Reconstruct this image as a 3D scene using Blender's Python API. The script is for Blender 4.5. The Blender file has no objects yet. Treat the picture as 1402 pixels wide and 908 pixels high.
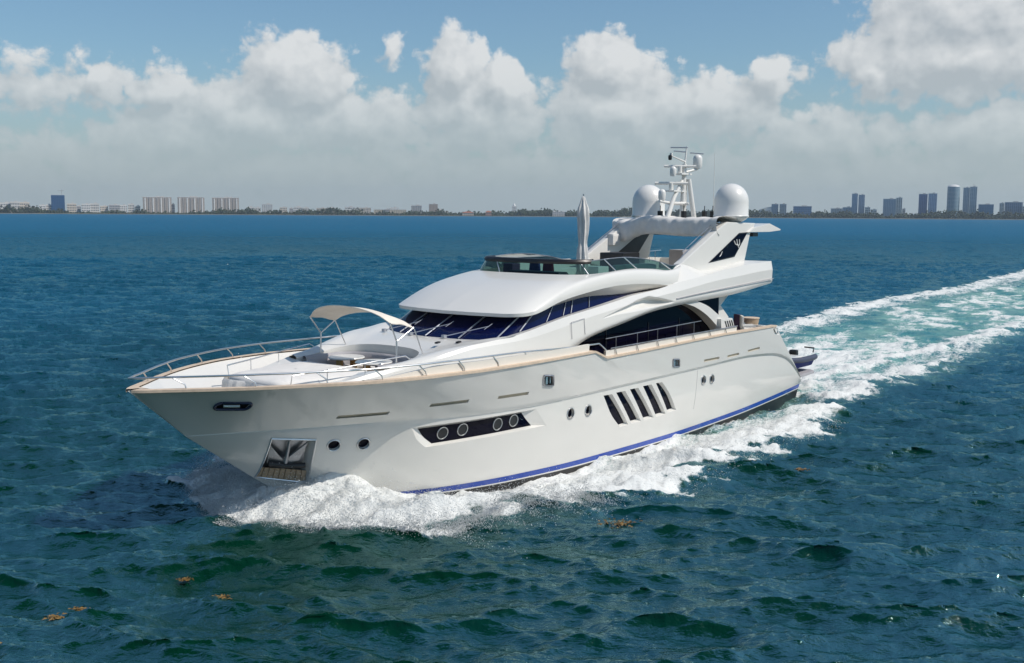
import bpy, bmesh, math, random
import numpy as np
from mathutils import Vector, Matrix
R = math.radians
random.seed(7); rng = np.random.default_rng(11)
scn = bpy.context.scene
COL = scn.collection

# ------------------------------------------------------------------ camera
WL = 0.55                       # the boat's design frame sits this far above the sea
CAM_H = 8.5 + WL
cam = bpy.data.cameras.new("camera"); camo = bpy.data.objects.new("camera", cam); COL.objects.link(camo)
cam.sensor_width = 36.0; cam.lens = 38.003; cam.clip_start = 0.5; cam.clip_end = 60000
_p, _r = 0.10802, R(.35)
fw = Vector((0, math.cos(_p), -math.sin(_p))); r0 = Vector((1, 0, 0)); u0 = r0.cross(fw)
rt = r0*math.cos(_r) + u0*math.sin(_r); up = -r0*math.sin(_r) + u0*math.cos(_r)
camo.matrix_world = Matrix(((rt.x, up.x, -fw.x, 0), (rt.y, up.y, -fw.y, 0), (rt.z, up.z, -fw.z, CAM_H), (0, 0, 0, 1)))
scn.camera = camo

# ------------------------------------------------------------------ light
SUN_EL, SUN_AZ = R(50), R(108)          # azimuth from +Y towards +X
sun = bpy.data.lights.new("sun", 'SUN'); suno = bpy.data.objects.new("sun", sun); COL.objects.link(suno)
sun.energy = 3.75; sun.angle = R(.5); sun.color = (1, .93, .85)
sd = Vector((math.sin(SUN_AZ)*math.cos(SUN_EL), math.cos(SUN_AZ)*math.cos(SUN_EL), math.sin(SUN_EL)))
suno.rotation_euler = sd.to_track_quat('Z', 'Y').to_euler()
vs = scn.view_settings
vs.view_transform = 'Standard'; vs.look = 'None'; vs.gamma = 1; vs.exposure = 0; vs.use_curve_mapping = False
scn.cycles.max_bounces = 6; scn.cycles.transparent_max_bounces = 8; scn.cycles.caustics_reflective = False
scn.cycles.caustics_refractive = False; scn.cycles.use_denoising = True

class NT:
    """small helper to write shader node trees"""
    def __init__(s, tree): s.t = tree; s.n = tree.nodes; s.l = tree.links
    def add(s, typ, **kw):
        nd = s.n.new(typ)
        for k, v in kw.items(): setattr(nd, k, v)
        return nd
    def put(s, v, sock):
        if isinstance(v, (int, float)): sock.default_value = v
        elif isinstance(v, (tuple, list)): sock.default_value = (tuple(v)+(1,))[:4] if sock.type == 'RGBA' else tuple(v)
        else: s.l.new(v, sock)
    def m(s, op, a, b=0.0, c=0.0, clamp=False):
        nd = s.add('ShaderNodeMath', operation=op, use_clamp=clamp)
        for i, v in enumerate((a, b, c)): s.put(v, nd.inputs[i])
        return nd.outputs[0]
    def mix(s, f, a, b):
        nd = s.add('ShaderNodeMix', data_type='RGBA', clamp_factor=True)
        s.put(f, nd.inputs[0]); s.put(a, nd.inputs[6]); s.put(b, nd.inputs[7]); return nd.outputs[2]
    def step(s, v, lo, hi, a=0.0, b=1.0):
        nd = s.add('ShaderNodeMapRange', interpolation_type='SMOOTHSTEP')
        for i, q in enumerate((v, lo, hi, a, b)): s.put(q, nd.inputs[i])
        return nd.outputs[0]
    def noise(s, vec, scale, detail=4, rough=.5, dim='3D', **kw):
        nd = s.add('ShaderNodeTexNoise', noise_dimensions=dim)
        if vec is not None: s.l.new(vec, nd.inputs['Vector'])
        nd.inputs['Scale'].default_value = scale; nd.inputs['Detail'].default_value = detail; nd.inputs['Roughness'].default_value = rough
        for k, v in kw.items(): nd.inputs[k].default_value = v
        return nd.outputs[0]
    def xyz(s, x, y, z):
        nd = s.add('ShaderNodeCombineXYZ')
        for i, v in enumerate((x, y, z)): s.put(v, nd.inputs[i])
        return nd.outputs[0]

# ------------------------------------------------------------------ sky with cumulus
world = bpy.data.worlds.new("World"); scn.world = world; world.use_nodes = True
w = NT(world.node_tree); w.n.clear()
# cloud density as a function of (azimuth, elevation), both in degrees
grp = bpy.data.node_groups.new("cloud_density", 'ShaderNodeTree')
grp.interface.new_socket("az", in_out='INPUT', socket_type='NodeSocketFloat')
grp.interface.new_socket("el", in_out='INPUT', socket_type='NodeSocketFloat')
grp.interface.new_socket("density", in_out='OUTPUT', socket_type='NodeSocketFloat')
g = NT(grp); gi = g.add('NodeGroupInput'); go = g.add('NodeGroupOutput')
az, el = gi.outputs[0], gi.outputs[1]
def bl(px, py, rx, ry, wt=1.0):
    a = math.degrees(math.atan((px-701)/1480)); e = math.degrees(math.atan((293+(px-701)*.0061-py)/1480))
    return a, e, math.degrees(rx/1480), math.degrees(ry/1480), wt
BLOBS = [bl(405,112,76,56), bl(340,165,90,50), bl(625,100,44,52), bl(688,120,34,36), bl(655,165,80,52), bl(830,98,62,46), bl(850,160,110,70),
         bl(155,125,28,24,.8), bl(228,134,42,36,.85), bl(1310,45,125,70), bl(1290,100,150,52), bl(1050,118,36,30), bl(965,150,90,40), bl(1180,120,24,26),
         bl(541,74,15,20,.42), bl(60,135,105,36,.35), bl(500,175,110,44,.7), bl(1120,195,110,34,.7), bl(1350,195,110,34,.7), bl(250,190,120,36,.6)]
wob = g.noise(g.xyz(az, el, 3.1), .55, 2, .55, dim='2D')
wob2 = g.noise(g.xyz(az, g.m('ADD', el, 37.7), 8.7), .55, 2, .55, dim='2D')
azw = g.m('ADD', az, g.m('MULTIPLY', g.m('SUBTRACT', wob, .5), 2.2)); elw = g.m('ADD', el, g.m('MULTIPLY', g.m('SUBTRACT', wob2, .5), 1.6))
acc = None
for a, e, rx, ry, wt in BLOBS:
    dx = g.m('MULTIPLY', g.m('SUBTRACT', azw, a), 1/rx); dy = g.m('MULTIPLY', g.m('SUBTRACT', elw, e), 1/ry)
    d = g.m('SQRT', g.m('ADD', g.m('MULTIPLY', dx, dx), g.m('MULTIPLY', dy, dy)))
    b = g.m('MULTIPLY', g.m('SUBTRACT', 1.12, d), wt)
    acc = b if acc is None else g.m('SMOOTH_MAX', acc, b, .15)
bank = g.step(el, 6.0, 2.4, -.5, .28)                   # the far cloud bank near the horizon
acc = g.m('SMOOTH_MAX', acc, bank, .2)
# other parts of the sky (outside the photograph) get scattered cloud too
scat = g.m('SUBTRACT', g.noise(g.xyz(g.m('MULTIPLY', az, .5), el, 1.0), .09, 2, .5), .62)
outside = g.step(g.m('ABSOLUTE', az), 30, 45)
acc = g.m('SMOOTH_MAX', acc, g.m('ADD', g.m('MULTIPLY', scat, 4.0), g.m('SUBTRACT', g.m('MULTIPLY', outside, 2.0), 2.0)), .1)
co_ = g.xyz(g.m('ADD', az, g.m('MULTIPLY', wob, .8)), g.m('MULTIPLY', el, 1.15), .3)
def vor(scale, detail):
    vo = g.add('ShaderNodeTexVoronoi', feature='F1', voronoi_dimensions='2D', normalize=True); g.l.new(co_, vo.inputs['Vector'])
    vo.inputs['Scale'].default_value = scale; vo.inputs['Detail'].default_value = detail; vo.inputs['Roughness'].default_value = .6; vo.inputs['Lacunarity'].default_value = 2.1
    return g.m('SUBTRACT', .42, vo.outputs['Distance'])
fb = g.m('SUBTRACT', g.noise(g.xyz(az, el, 5.5), .8, 6, .6, dim='2D'), .5)
soft = g.m('ADD', acc, g.m('MULTIPLY', vor(.8, 1.5), .8))
dens = g.m('ADD', g.m('ADD', acc, g.m('MULTIPLY', vor(.8, 4.2), .8)), g.m('MULTIPLY', fb, .5))
grp.interface.new_socket("soft", in_out='OUTPUT', socket_type='NodeSocketFloat')
g.l.new(dens, go.inputs[0]); g.l.new(soft, go.inputs[1])

tc = w.add('ShaderNodeTexCoord'); sx = w.add('ShaderNodeSeparateXYZ'); w.l.new(tc.outputs['Generated'], sx.inputs[0])
AZ = w.m('MULTIPLY', w.m('ARCTAN2', sx.outputs[0], sx.outputs[1]), 57.2958)
EL = w.m('MULTIPLY', w.m('ARCSINE', sx.outputs[2]), 57.2958)
def dens_at(da, de):
    nd = w.add('ShaderNodeGroup'); nd.node_tree = grp
    w.put(w.m('ADD', AZ, da), nd.inputs[0]); w.put(w.m('ADD', EL, de), nd.inputs[1]); return nd.outputs
D0, S0 = dens_at(0, 0)[:]; D1, S1 = dens_at(.5, .9)[:]
sky = w.add('ShaderNodeTexSky', sky_type='NISHITA'); sky.sun_disc = False; sky.sun_elevation = SUN_EL; sky.sun_rotation = SUN_AZ
sky.altitude = 10; sky.air_density = 1.0; sky.dust_density = 1.2; sky.ozone_density = 2.0
SKYK = .105
skyc = w.add('ShaderNodeVectorMath', operation='MULTIPLY'); w.l.new(sky.outputs[0], skyc.inputs[0]); skyc.inputs[1].default_value = (SKYK*.82, SKYK*1.0, SKYK*1.05)
alpha = w.step(D0, .02, .32)
lit = w.m('ADD', w.m('ADD', .40, w.m('MULTIPLY', w.m('SUBTRACT', S0, S1), .70)), w.m('MULTIPLY', w.m('SUBTRACT', D0, D1), .45), clamp=True)
lit = w.m('MULTIPLY', lit, w.step(EL, 1.0, 6.0, .70, 1.0))
ccol = w.mix(lit, (.47, .50, .52), (.80, .80, .79))
c1 = w.mix(w.m('MULTIPLY', alpha, w.step(EL, .5, 7.5, .46, .86)), skyc.outputs[0], ccol)
hz = w.step(EL, -1.0, 8.5, .85, 0.0)
c2 = w.mix(hz, c1, (.40, .475, .51))
c3 = w.mix(w.step(EL, -1, -6), c2, (.03, .07, .10))     # below the horizon: sea colour
bg = w.add('ShaderNodeBackground'); bg.inputs[1].default_value = 1.0; w.l.new(c3, bg.inputs[0])
world.cycles.sampling_method = 'MANUAL'; world.cycles.sample_map_resolution = 256
wo = w.add('ShaderNodeOutputWorld'); w.l.new(bg.outputs[0], wo.inputs[0])

# ------------------------------------------------------------------ materials
def mat(name, col, rough=.5, metal=0.0, coat=0.0, var=0.0, vscale=2.0, bump=0.0, bscale=30.0, spec=.5):
    m = bpy.data.materials.new(name); m.use_nodes = True; t = NT(m.node_tree)
    b = t.n['Principled BSDF']; b.inputs['Roughness'].default_value = rough; b.inputs['Metallic'].default_value = metal
    b.inputs['Base Color'].default_value = (*col, 1); b.inputs['Coat Weight'].default_value = coat; b.inputs['Coat Roughness'].default_value = .06
    b.inputs['Specular IOR Level'].default_value = spec
    co = t.add('ShaderNodeTexCoord').outputs['Object']
    if var:
        n = t.noise(co, vscale, 6, .6)
        t.l.new(t.mix(t.step(n, .3, .7), tuple(c*(1-var) for c in col), tuple(min(1, c*(1+var*.5)) for c in col)), b.inputs['Base Color'])
        if var > .04: t.l.new(t.step(n, .3, .7, rough*.85, rough*1.15), b.inputs['Roughness'])
    if bump:
        n = t.noise(co, bscale, 3, .5); bn = t.add('ShaderNodeBump'); bn.inputs['Strength'].default_value = bump; bn.inputs['Distance'].default_value = .02
        t.l.new(n, bn.inputs['Height']); t.l.new(bn.outputs[0], b.inputs['Normal'])
    return m
M = {}
M['hull'] = mat('hull_paint', (.70, .68, .635), .30, coat=1.0, var=.012, vscale=.6, bump=.05, bscale=.7)
M['white'] = mat('white_gelcoat', (.72, .705, .665), .28, coat=.3, var=.012, vscale=.8)
M['mullion'] = mat('light_frame', (.34, .36, .40), .5, metal=.3)
M['warmwhite'] = mat('warm_white', (.76, .72, .65), .45, var=.02)
M['cream'] = mat('cream_deck', (.70, .66, .58), .6, var=.05, vscale=3)
M['teak'] = mat('pale_teak', (.62, .49, .37), .6, var=.12, vscale=6)
M['teakdark'] = mat('brown_teak', (.30, .19, .10), .6, var=.2, vscale=6)
M['slot'] = mat('beige_slot', (.46, .40, .30), .6, var=.1)
M['glass'] = mat('black_glass', (.002, .002, .010), .03, spec=.12)
M['navyglass'] = mat('navy_glass', (.001, .004, .040), .03, spec=.2)
M['black'] = mat('black_paint', (.012, .012, .014), .45, var=.2)
M['blue'] = mat('blue_boot_paint', (.002, .050, .36), .22, coat=.4, var=.05)
M['steel'] = mat('polished_steel', (.66, .66, .66), .32, metal=1.0)
M['dullsteel'] = mat('dull_steel', (.42, .42, .44), .38, metal=.9, var=.2, vscale=5)
M['canvas'] = mat('white_canvas', (.66, .645, .62), .85, var=.07, vscale=4, bump=.25, bscale=6)
M['tan'] = mat('tan_canvas', (.74, .68, .59), .85, var=.05, vscale=4, bump=.15, bscale=6)
M['cushion'] = mat('white_cushion', (.70, .68, .65), .85, var=.05, vscale=3, bump=.3, bscale=4)
M['grey'] = mat('grey_vinyl', (.36, .35, .37), .7, var=.08)
M['navy'] = mat('navy_fabric', (.02, .03, .16), .8, var=.1)
M['red'] = mat('red_fabric', (.30, .04, .06), .8, var=.1)
M['purple'] = mat('purple_fabric', (.08, .04, .09), .8, var=.1)
M['wicker'] = mat('beige_wicker', (.45, .33, .22), .8, var=.2, vscale=20)
M['gold'] = mat('varnished_wood', (.50, .32, .10), .35, coat=.4, var=.15)
M['dome'] = mat('dome_white', (.74, .73, .70), .3, coat=.2, var=.02)
def tinted():
    m = bpy.data.materials.new('tinted_screen'); m.use_nodes = True; t = NT(m.node_tree); t.n.clear()
    tr = t.add('ShaderNodeBsdfTransparent'); tr.inputs[0].default_value = (.15, .29, .27, 1)
    gl = t.add('ShaderNodeBsdfGlossy'); gl.inputs['Roughness'].default_value = .03; gl.inputs[0].default_value = (.9, .95, .95, 1)
    lw = t.add('ShaderNodeFresnel'); lw.inputs[0].default_value = 1.45
    mx = t.add('ShaderNodeMixShader'); t.l.new(t.m('MINIMUM', lw.outputs[0], .5), mx.inputs[0]); t.l.new(tr.outputs[0], mx.inputs[1]); t.l.new(gl.outputs[0], mx.inputs[2])
    o = t.add('ShaderNodeOutputMaterial'); t.l.new(mx.outputs[0], o.inputs[0]); return m
M['tint'] = tinted()

# ------------------------------------------------------------------ mesh helpers
def tag(o, label=None, cat=None, group=None, kind=None):
    if label: o['label'] = label
    if cat: o['category'] = cat
    if group: o['group'] = group
    if kind: o['kind'] = kind
    return o
def link(name, me, m, parent=None, smooth=None):
    o = bpy.data.objects.new(name, me); COL.objects.link(o)
    for q in (m if isinstance(m, (list, tuple)) else [m]): me.materials.append(q)
    if parent is not None: o.parent = parent
    if smooth is not None:
        me.polygons.foreach_set('use_smooth', [True]*len(me.polygons))
        me.set_sharp_from_angle(angle=R(smooth))
    return o
def empty(name, loc=(0,0,0), rz=0, parent=None):
    o = bpy.data.objects.new(name, None); COL.objects.link(o); o.location = loc; o.rotation_euler = (0, 0, rz); o.empty_display_size = .3
    if parent is not None: o.parent = parent
    return o
class MB:
    """collects shapes into one mesh object"""
    def __init__(s): s.v = []; s.f = []
    def add(s, vs, fs):
        k = len(s.v); s.v += [tuple(map(float, p)) for p in vs]; s.f += [tuple(i+k for i in f) for f in fs]; return s
    def box(s, c, d, rz=0.0, taper=1.0):
        x, y, z = (q/2 for q in d); ca, sa = math.cos(rz), math.sin(rz); P = []
        for sz in (-1, 1):
            k = taper if sz > 0 else 1
            for a, b in ((-1,-1),(1,-1),(1,1),(-1,1)):
                px, py = a*x*k, b*y*k; P.append((c[0]+px*ca-py*sa, c[1]+px*sa+py*ca, c[2]+sz*z))
        return s.add(P, [(3,2,1,0),(4,5,6,7),(0,1,5,4),(1,2,6,5),(2,3,7,6),(3,0,4,7)])
    def tube(s, pts, r, n=8, cap=True):
        pts = [Vector(p) for p in pts]; rs_ = r if isinstance(r, (list, tuple)) else [r]*len(pts)
        rings = []; prev = None
        for i, p in enumerate(pts):
            d = (pts[min(i+1, len(pts)-1)] - pts[max(i-1, 0)]).normalized()
            if prev is None: a = d.orthogonal().normalized()
            else: a = (prev - d*prev.dot(d)).normalized()
            prev = a; b = d.cross(a)
            rings.append([p + (a*math.cos(6.28319*k/n) + b*math.sin(6.28319*k/n))*rs_[i] for k in range(n)])
        V = [q for rg in rings for q in rg]; F = []
        for i in range(len(pts)-1):
            for k in range(n): F.append((i*n+k, i*n+(k+1)%n, (i+1)*n+(k+1)%n, (i+1)*n+k))
        if cap: F += [tuple(reversed(range(n))), tuple(range((len(pts)-1)*n, len(pts)*n))]
        return s.add(V, F)
    def lathe(s, c, prof, n=24, axis='z'):
        V = []; F = []
        for r, z in prof:
            for k in range(n):
                a = 6.28319*k/n; V.append((c[0]+r*math.cos(a), c[1]+r*math.sin(a), c[2]+z))
        for i in range(len(prof)-1):
            for k in range(n): F.append((i*n+k, i*n+(k+1)%n, (i+1)*n+(k+1)%n, (i+1)*n+k))
        F += [tuple(reversed(range(n))), tuple(range((len(prof)-1)*n, len(prof)*n))]
        return s.add(V, F)
    def prism(s, poly, a, b, plane='xz'):
        """poly in the plane, extruded between a and b along the remaining axis"""
        def pt(p, q): return {'xz': (p[0], q, p[1]), 'xy': (p[0], p[1], q), 'yz': (q, p[0], p[1])}[plane]
        n = len(poly); V = [pt(p, a) for p in poly] + [pt(p, b) for p in poly]
        F = [tuple(range(n)), tuple(reversed(range(n, 2*n)))] + [(i, n+i, n+(i+1) % n, (i+1) % n) for i in range(n)]
        return s.add(V, F)
    def grid(s, rows, flip=False, close=False):
        n = len(rows[0]); V = [p for r in rows for p in r]; F = []
        for i in range(len(rows)-1):
            for k in range(n if close else n-1):
                f = (i*n+k, i*n+(k+1) % n, (i+1)*n+(k+1) % n, (i+1)*n+k); F.append(f[::-1] if flip else f)
        return s.add(V, F)
    def mirror(s):
        """adds the starboard half"""
        n = len(s.v); s.v += [(x, -y, z) for x, y, z in s.v]; s.f += [tuple(i+n for i in reversed(f)) for f in s.f]; return s
    def build(s, name, m, parent=None, smooth=None, bevel=0.0, weld=False, fixn=True):
        me = bpy.data.meshes.new(name); me.from_pydata(s.v, [], s.f)
        bm = bmesh.new(); bm.from_mesh(me)
        if weld: bmesh.ops.remove_doubles(bm, verts=bm.verts, dist=.002)
        if fixn: bmesh.ops.recalc_face_normals(bm, faces=bm.faces)
        if bevel: bmesh.ops.bevel(bm, geom=list(bm.edges), offset=bevel, segments=2, profile=.7, affect='EDGES', clamp_overlap=True)
        bm.to_mesh(me); bm.free()
        return link(name, me, m, parent, smooth)
def rs(pts, n):
    """Catmull-Rom resample of a polyline by chord length"""
    P = np.array(pts, float); d = np.r_[0, np.cumsum(np.linalg.norm(np.diff(P, axis=0), axis=1)**.5)]
    d /= d[-1]; t = np.linspace(0, 1, n); out = np.empty((n, P.shape[1]))
    T = np.gradient(P, d, axis=0) if len(P) > 2 else np.repeat((P[1:]-P[:1]), 2, 0)
    k = np.clip(np.searchsorted(d, t, side='right')-1, 0, len(P)-2); h = (d[k+1]-d[k])[:, None]; u = ((t-d[k])/(d[k+1]-d[k]))[:, None]
    out = (2*u**3-3*u**2+1)*P[k] + (u**3-2*u**2+u)*h*T[k] + (-2*u**3+3*u**2)*P[k+1] + (u**3-u**2)*h*T[k+1]
    return [tuple(q) for q in out]
def fx(tab, xs):
    """rail given as (x, y, z) points sorted by x: sampled at xs with monotone cubic"""
    A = sorted(tab); X = [a[0] for a in A]
    Y = smooth_interp(np.array(xs), X, [a[1] for a in A]); Zz = smooth_interp(np.array(xs), X, [a[2] for a in A])
    return [(float(a), float(b), float(c)) for a, b, c in zip(xs, Y, Zz)]
# ---- hull lines: each level is a curve along the side, x from stern end to stem
SH_X1, KN_X1, CH_X1 = 35.9, 34.2, 30.7
SH_D=[0,.12,.35,.7,1.9,3.4,5.9,7.9,11.9,18,28,31.1]; SH_Y=[.10,.26,.48,.75,1.72,2.72,3.80,4.12,4.2,4.0,3.85,3.75]
KN_D=[0,.4,1,2.2,4.2,6.2,9.2,14,24,32.6];            KN_Y=[.03,.25,.58,1.25,2.25,3.0,3.55,3.78,3.75,3.62]
CH_D=[0,.4,1,2.7,5.3,7.2,11,16,22,29.5];             CH_Y=[.02,.42,.92,2.0,2.86,3.18,3.45,3.49,3.48,3.4]
def smooth_interp(x,X,Y):
    # monotone cubic (pchip-like)
    X=np.asarray(X,float);Y=np.asarray(Y,float);x=np.asarray(x,float)
    h=np.diff(X);d=np.diff(Y)/h
    m=np.zeros_like(X);m[0]=d[0];m[-1]=d[-1]
    for i in range(1,len(X)-1):
        if d[i-1]*d[i]>0:
            w1=2*h[i]+h[i-1];w2=h[i]+2*h[i-1]
            m[i]=(w1+w2)/(w1/d[i-1]+w2/d[i])
    xc=np.clip(x,X[0],X[-1]);k=np.clip(np.searchsorted(X,xc)-1,0,len(X)-2)
    t=(xc-X[k])/h[k];t2=t*t;t3=t2*t
    return (2*t3-3*t2+1)*Y[k]+(t3-2*t2+t)*h[k]*m[k]+(-2*t3+3*t2)*Y[k+1]+(t3-t2)*h[k]*m[k+1]
def sh_y(x): return smooth_interp(SH_X1-np.asarray(x,float),SH_D,SH_Y)
def kn_y(x): return smooth_interp(KN_X1-np.asarray(x,float),KN_D,KN_Y)
def ch_y(x): return smooth_interp(CH_X1-np.asarray(x,float),CH_D,CH_Y)
SHZ_X=[0,4.8,10,16.6,18.95,19.75,23,26,28,32,35.9]; SHZ=[3.33,3.34,3.37,3.26,3.24,3.54,3.53,3.53,3.57,3.62,3.62]
def sh_z(x): return np.interp(x,SHZ_X,SHZ)
def kn_z(x): return smooth_interp(x,[1.6,2.0,2.6,3.4,4.4,5.7,7.8,12,18,23,29,34.2],[.55,.9,1.35,1.75,2.0,2.12,2.2,2.13,2.05,1.99,2.12,2.12])
def ch_z(x): return smooth_interp(x,[1.2,4,8.4,14.5,19.5,25,30.7],[.16,-.06,-.32,-.5,-.52,-.47,-.36])
STEM_Z=[-1.5,-.55,-.36,.36,1.24,2.12,3.62]; STEM_X=[28.2,30.4,30.7,31.8,33.05,34.2,35.9]
def hy(x,z):
    """half beam of the hull at x,z (scalar)"""
    lv=[]
    if x<CH_X1: lv.append((float(ch_z(x)),float(ch_y(x))))
    else: lv.append((float(np.interp(x,STEM_X,STEM_Z)),0.0))
    if x<KN_X1:
        kz=float(kn_z(x));ky=float(kn_y(x));lip=LIP(x)
        lv.append((kz-.11,ky-lip));lv.append((kz,ky))
    lv.append((float(sh_z(x)),float(sh_y(x))))
    lv.sort()
    return float(np.interp(z,[a for a,_ in lv],[b for _,b in lv]))
def LIP(x): return .10*float(np.clip((29.5-x)/3.,0,1))
# ================================================================== THE YACHT
OX, OY = 12.6223, 56.7243
yacht = empty('motor_yacht', (OX, OY, WL), R(230))
tag(yacht, 'large white three-deck motor yacht under way with blue waterline stripe', 'yacht')
Y = yacht
# ---- hull skin
NS = 250
tt = np.linspace(0, 1, NS); tt = 1-(1-tt)**1.35
def lvl(x0, x1): return x0+(x1-x0)*tt
xs_sh, xs_kn, xs_ch = lvl(4.75, SH_X1), lvl(1.6, KN_X1), lvl(1.25, CH_X1)
A_sh = np.c_[xs_sh, sh_y(xs_sh), sh_z(xs_sh)]
A_kn = np.c_[xs_kn, kn_y(xs_kn), kn_z(xs_kn)]
lipv = np.array([LIP(x) for x in xs_kn]); lipv[:14] *= np.linspace(.3, 1, 14)
A_kl = A_kn - np.c_[0*lipv, lipv, .02+.09*lipv/.10]; A_kl[:, 1] = np.maximum(A_kl[:, 1], .02)
A_ch = np.c_[xs_ch, ch_y(xs_ch), ch_z(xs_ch)]
xs_b = lvl(1.3, 30.35); A_sb = np.c_[xs_b, np.maximum(ch_y(xs_b+.3)-.04, .02), ch_z(xs_b)-.20]
xs_w = lvl(1.35, 30.28); A_wl = np.c_[xs_w, np.maximum(ch_y(xs_w+.36)-.05, .02), ch_z(xs_w)-.25]
xs_c = lvl(1.4, 28.8); A_bt = np.c_[xs_c, ch_y(xs_c+1.9)*.9, np.full(NS, -1.5)]
A_ke = np.c_[lvl(1.4, 28.2), np.zeros(NS), np.full(NS, -1.75)]
NU, NL = 16, 16
rows = [A_ke, A_bt, A_wl, A_sb, A_ch]
for k in range(1, NL+1):
    u = k/NL; p = A_ch*(1-u)+A_kl*u; p[:, 1] += .06*math.sin(math.pi*u)*np.clip((28-p[:, 0])/8, 0, 1); rows.append(p)
rows.append(A_kn)
for k in range(1, NU+1):
    u = k/NU; p = A_kn*(1-u)+A_sh*u; rows.append(p)
CAPW, DECKZ = .24, 2.78
inn = A_sh.copy(); inn[:, 1] = np.maximum(inn[:, 1]-CAPW, .015); inn[:, 0] = np.minimum(inn[:, 0], 35.45)
dk = inn.copy(); dk[:, 2] = DECKZ; dk[:, 0] = np.minimum(dk[:, 0], 34.25)
dk[:, 1] = np.maximum(np.minimum(dk[:, 1]-.03, [hy(x, DECKZ)-(.3 if x > 26 else .1) for x in dk[:, 0]]), .01)
dc = dk.copy(); dc[:, 1] = 0
rows += [inn, dk, dc]
# closed skin: port rows then starboard rows reversed (sharing keel and deck centre lines)
ring = rows + [np.c_[r[:, 0], -r[:, 1], r[:, 2]] for r in reversed(rows[1:-1])]
nr = len(ring); V = np.concatenate([r[None] for r in ring]).transpose(1, 0, 2).reshape(-1, 3)
F = [(i*nr+k, i*nr+(k+1) % nr, (i+1)*nr+(k+1) % nr, (i+1)*nr+k) for i in range(NS-1) for k in range(nr)]
F += [tuple(range(nr)), tuple(reversed(range((NS-1)*nr, NS*nr)))]
hb = MB().add(V, F)
from mathutils.bvhtree import BVHTree
bvh = BVHTree.FromPolygons([Vector(p) for p in hb.v], [f for f in hb.f if len(f) == 4])
def surf(x, z):
    q = bvh.ray_cast(Vector((x, 12, z)), Vector((0, -1, 0)))
    if q[0] is None: return Vector((x, 0, z)), Vector((0, 1, 0))
    n = q[1]; n = n if n.y > 0 else -n
    return q[0], n
cut = MB(); panels = []
def densify(poly, k):
    out = []
    for i in range(len(poly)):
        a, b = poly[i], poly[(i+1) % len(poly)]
        out += [(a[0]+(b[0]-a[0])*j/k, a[1]+(b[1]-a[1])*j/k) for j in range(k)]
    return out
def recess(outer, inner, depth):
    n = len(outer)
    O_ = [(x, surf(x, z)[0].y+.05, z) for x, z in outer]; I_ = [(x, surf(x, z)[0].y-depth, z) for x, z in inner]
    cut.add(O_+I_, [tuple(range(n)), tuple(reversed(range(n, 2*n)))]+[(i, n+i, n+(i+1) % n, (i+1) % n) for i in range(n)])
def side(pl, n):
    return [tuple(q[:2]) for q in rs([(x, z, 0) for x, z in pl], n)] if len(pl) > 2 else [(pl[0][0]+(pl[1][0]-pl[0][0])*k/(n-1), pl[0][1]+(pl[1][1]-pl[0][1])*k/(n-1)) for k in range(n)]
def gpts(L, R_s, off, nu, nv):
    """grid of points on the hull between a left and a right edge (both given top to bottom)"""
    A, B = side(L, nv), side(R_s, nv)
    return [[(lambda x, z: (x, surf(x, z)[0].y+off, z))(A[j][0]+(B[j][0]-A[j][0])*i/(nu-1), A[j][1]+(B[j][1]-A[j][1])*i/(nu-1)) for i in range(nu)] for j in range(nv)]
def grecess(LO, RO, LI, RI, depth, nu=12, nv=6):
    a, b = gpts(LO, RO, .05, nu, nv), gpts(LI, RI, -depth, nu, nv)
    m_ = MB().grid(a); m_.grid(b, flip=True)
    def rim(g): return g[0]+[r_[-1] for r_ in g[1:]]+g[-1][::-1][1:]+[r_[0] for r_ in g[1:-1]][::-1]
    m_.grid([rim(a), rim(b)], close=True)
    me_ = bpy.data.meshes.new('c'); me_.from_pydata(m_.v, [], m_.f); bq = bmesh.new(); bq.from_mesh(me_)
    bmesh.ops.remove_doubles(bq, verts=bq.verts, dist=.0005); bmesh.ops.recalc_face_normals(bq, faces=bq.faces); bq.verts.index_update()
    cut.add([v.co for v in bq.verts], [[v.index for v in f.verts] for f in bq.faces]); bq.free(); bpy.data.meshes.remove(me_)
def gplate(name, L, R_s, off, m, parent=None, nu=12, nv=6):
    return MB().grid(gpts(L, R_s, off, nu, nv)).build(name, m, parent or Y, smooth=60)
def plate(name, poly, off, m, parent=None, thick=.0):
    """panel following the hull, off metres outside (negative: inside) its surface"""
    n = len(poly); P = [(x, surf(x, z)[0].y+off, z) for x, z in poly]
    return MB().add(P, [tuple(range(n))]).build(name, m, parent or Y)
def circ(x, z, r, n=20):
    p, nn = surf(x, z); tx = Vector((1, 0, 0)); tx = (tx-nn*tx.dot(nn)).normalized(); tz = nn.cross(tx)
    return [p+(tx*math.cos(6.28319*k/n)+tz*math.sin(6.28319*k/n))*r for k in range(n)], nn
def porthole(x, z, r):
    ring_, nn = circ(x, z, r); n = len(ring_)
    O_ = [q+nn*.08 for q in ring_]; I_ = [q-nn*.14 for q in ring_]
    cut.add(O_+I_, [tuple(range(n)), tuple(reversed(range(n, 2*n)))]+[(i, n+i, n+(i+1) % n, (i+1) % n) for i in range(n)])
    o = MB().add([q-nn*.10 for q in ring_], [tuple(range(n))]).build('porthole', M['glass'], Y)
    rim = MB(); big, _ = circ(x, z, r+.012); rim.tube([q+nn*.004 for q in big+big[:2]], .026, 6, cap=False); rim.build('rim', M['steel'], o, smooth=60)
for x, z in ((30.236, 1.462), (29.37, 1.429), (20.673, 1.354), (19.605, 1.317)): porthole(x, z, .19)
for x, z in ((11.231, 1.492), (10.502, 1.456)): porthole(x, z, .18)
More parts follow.
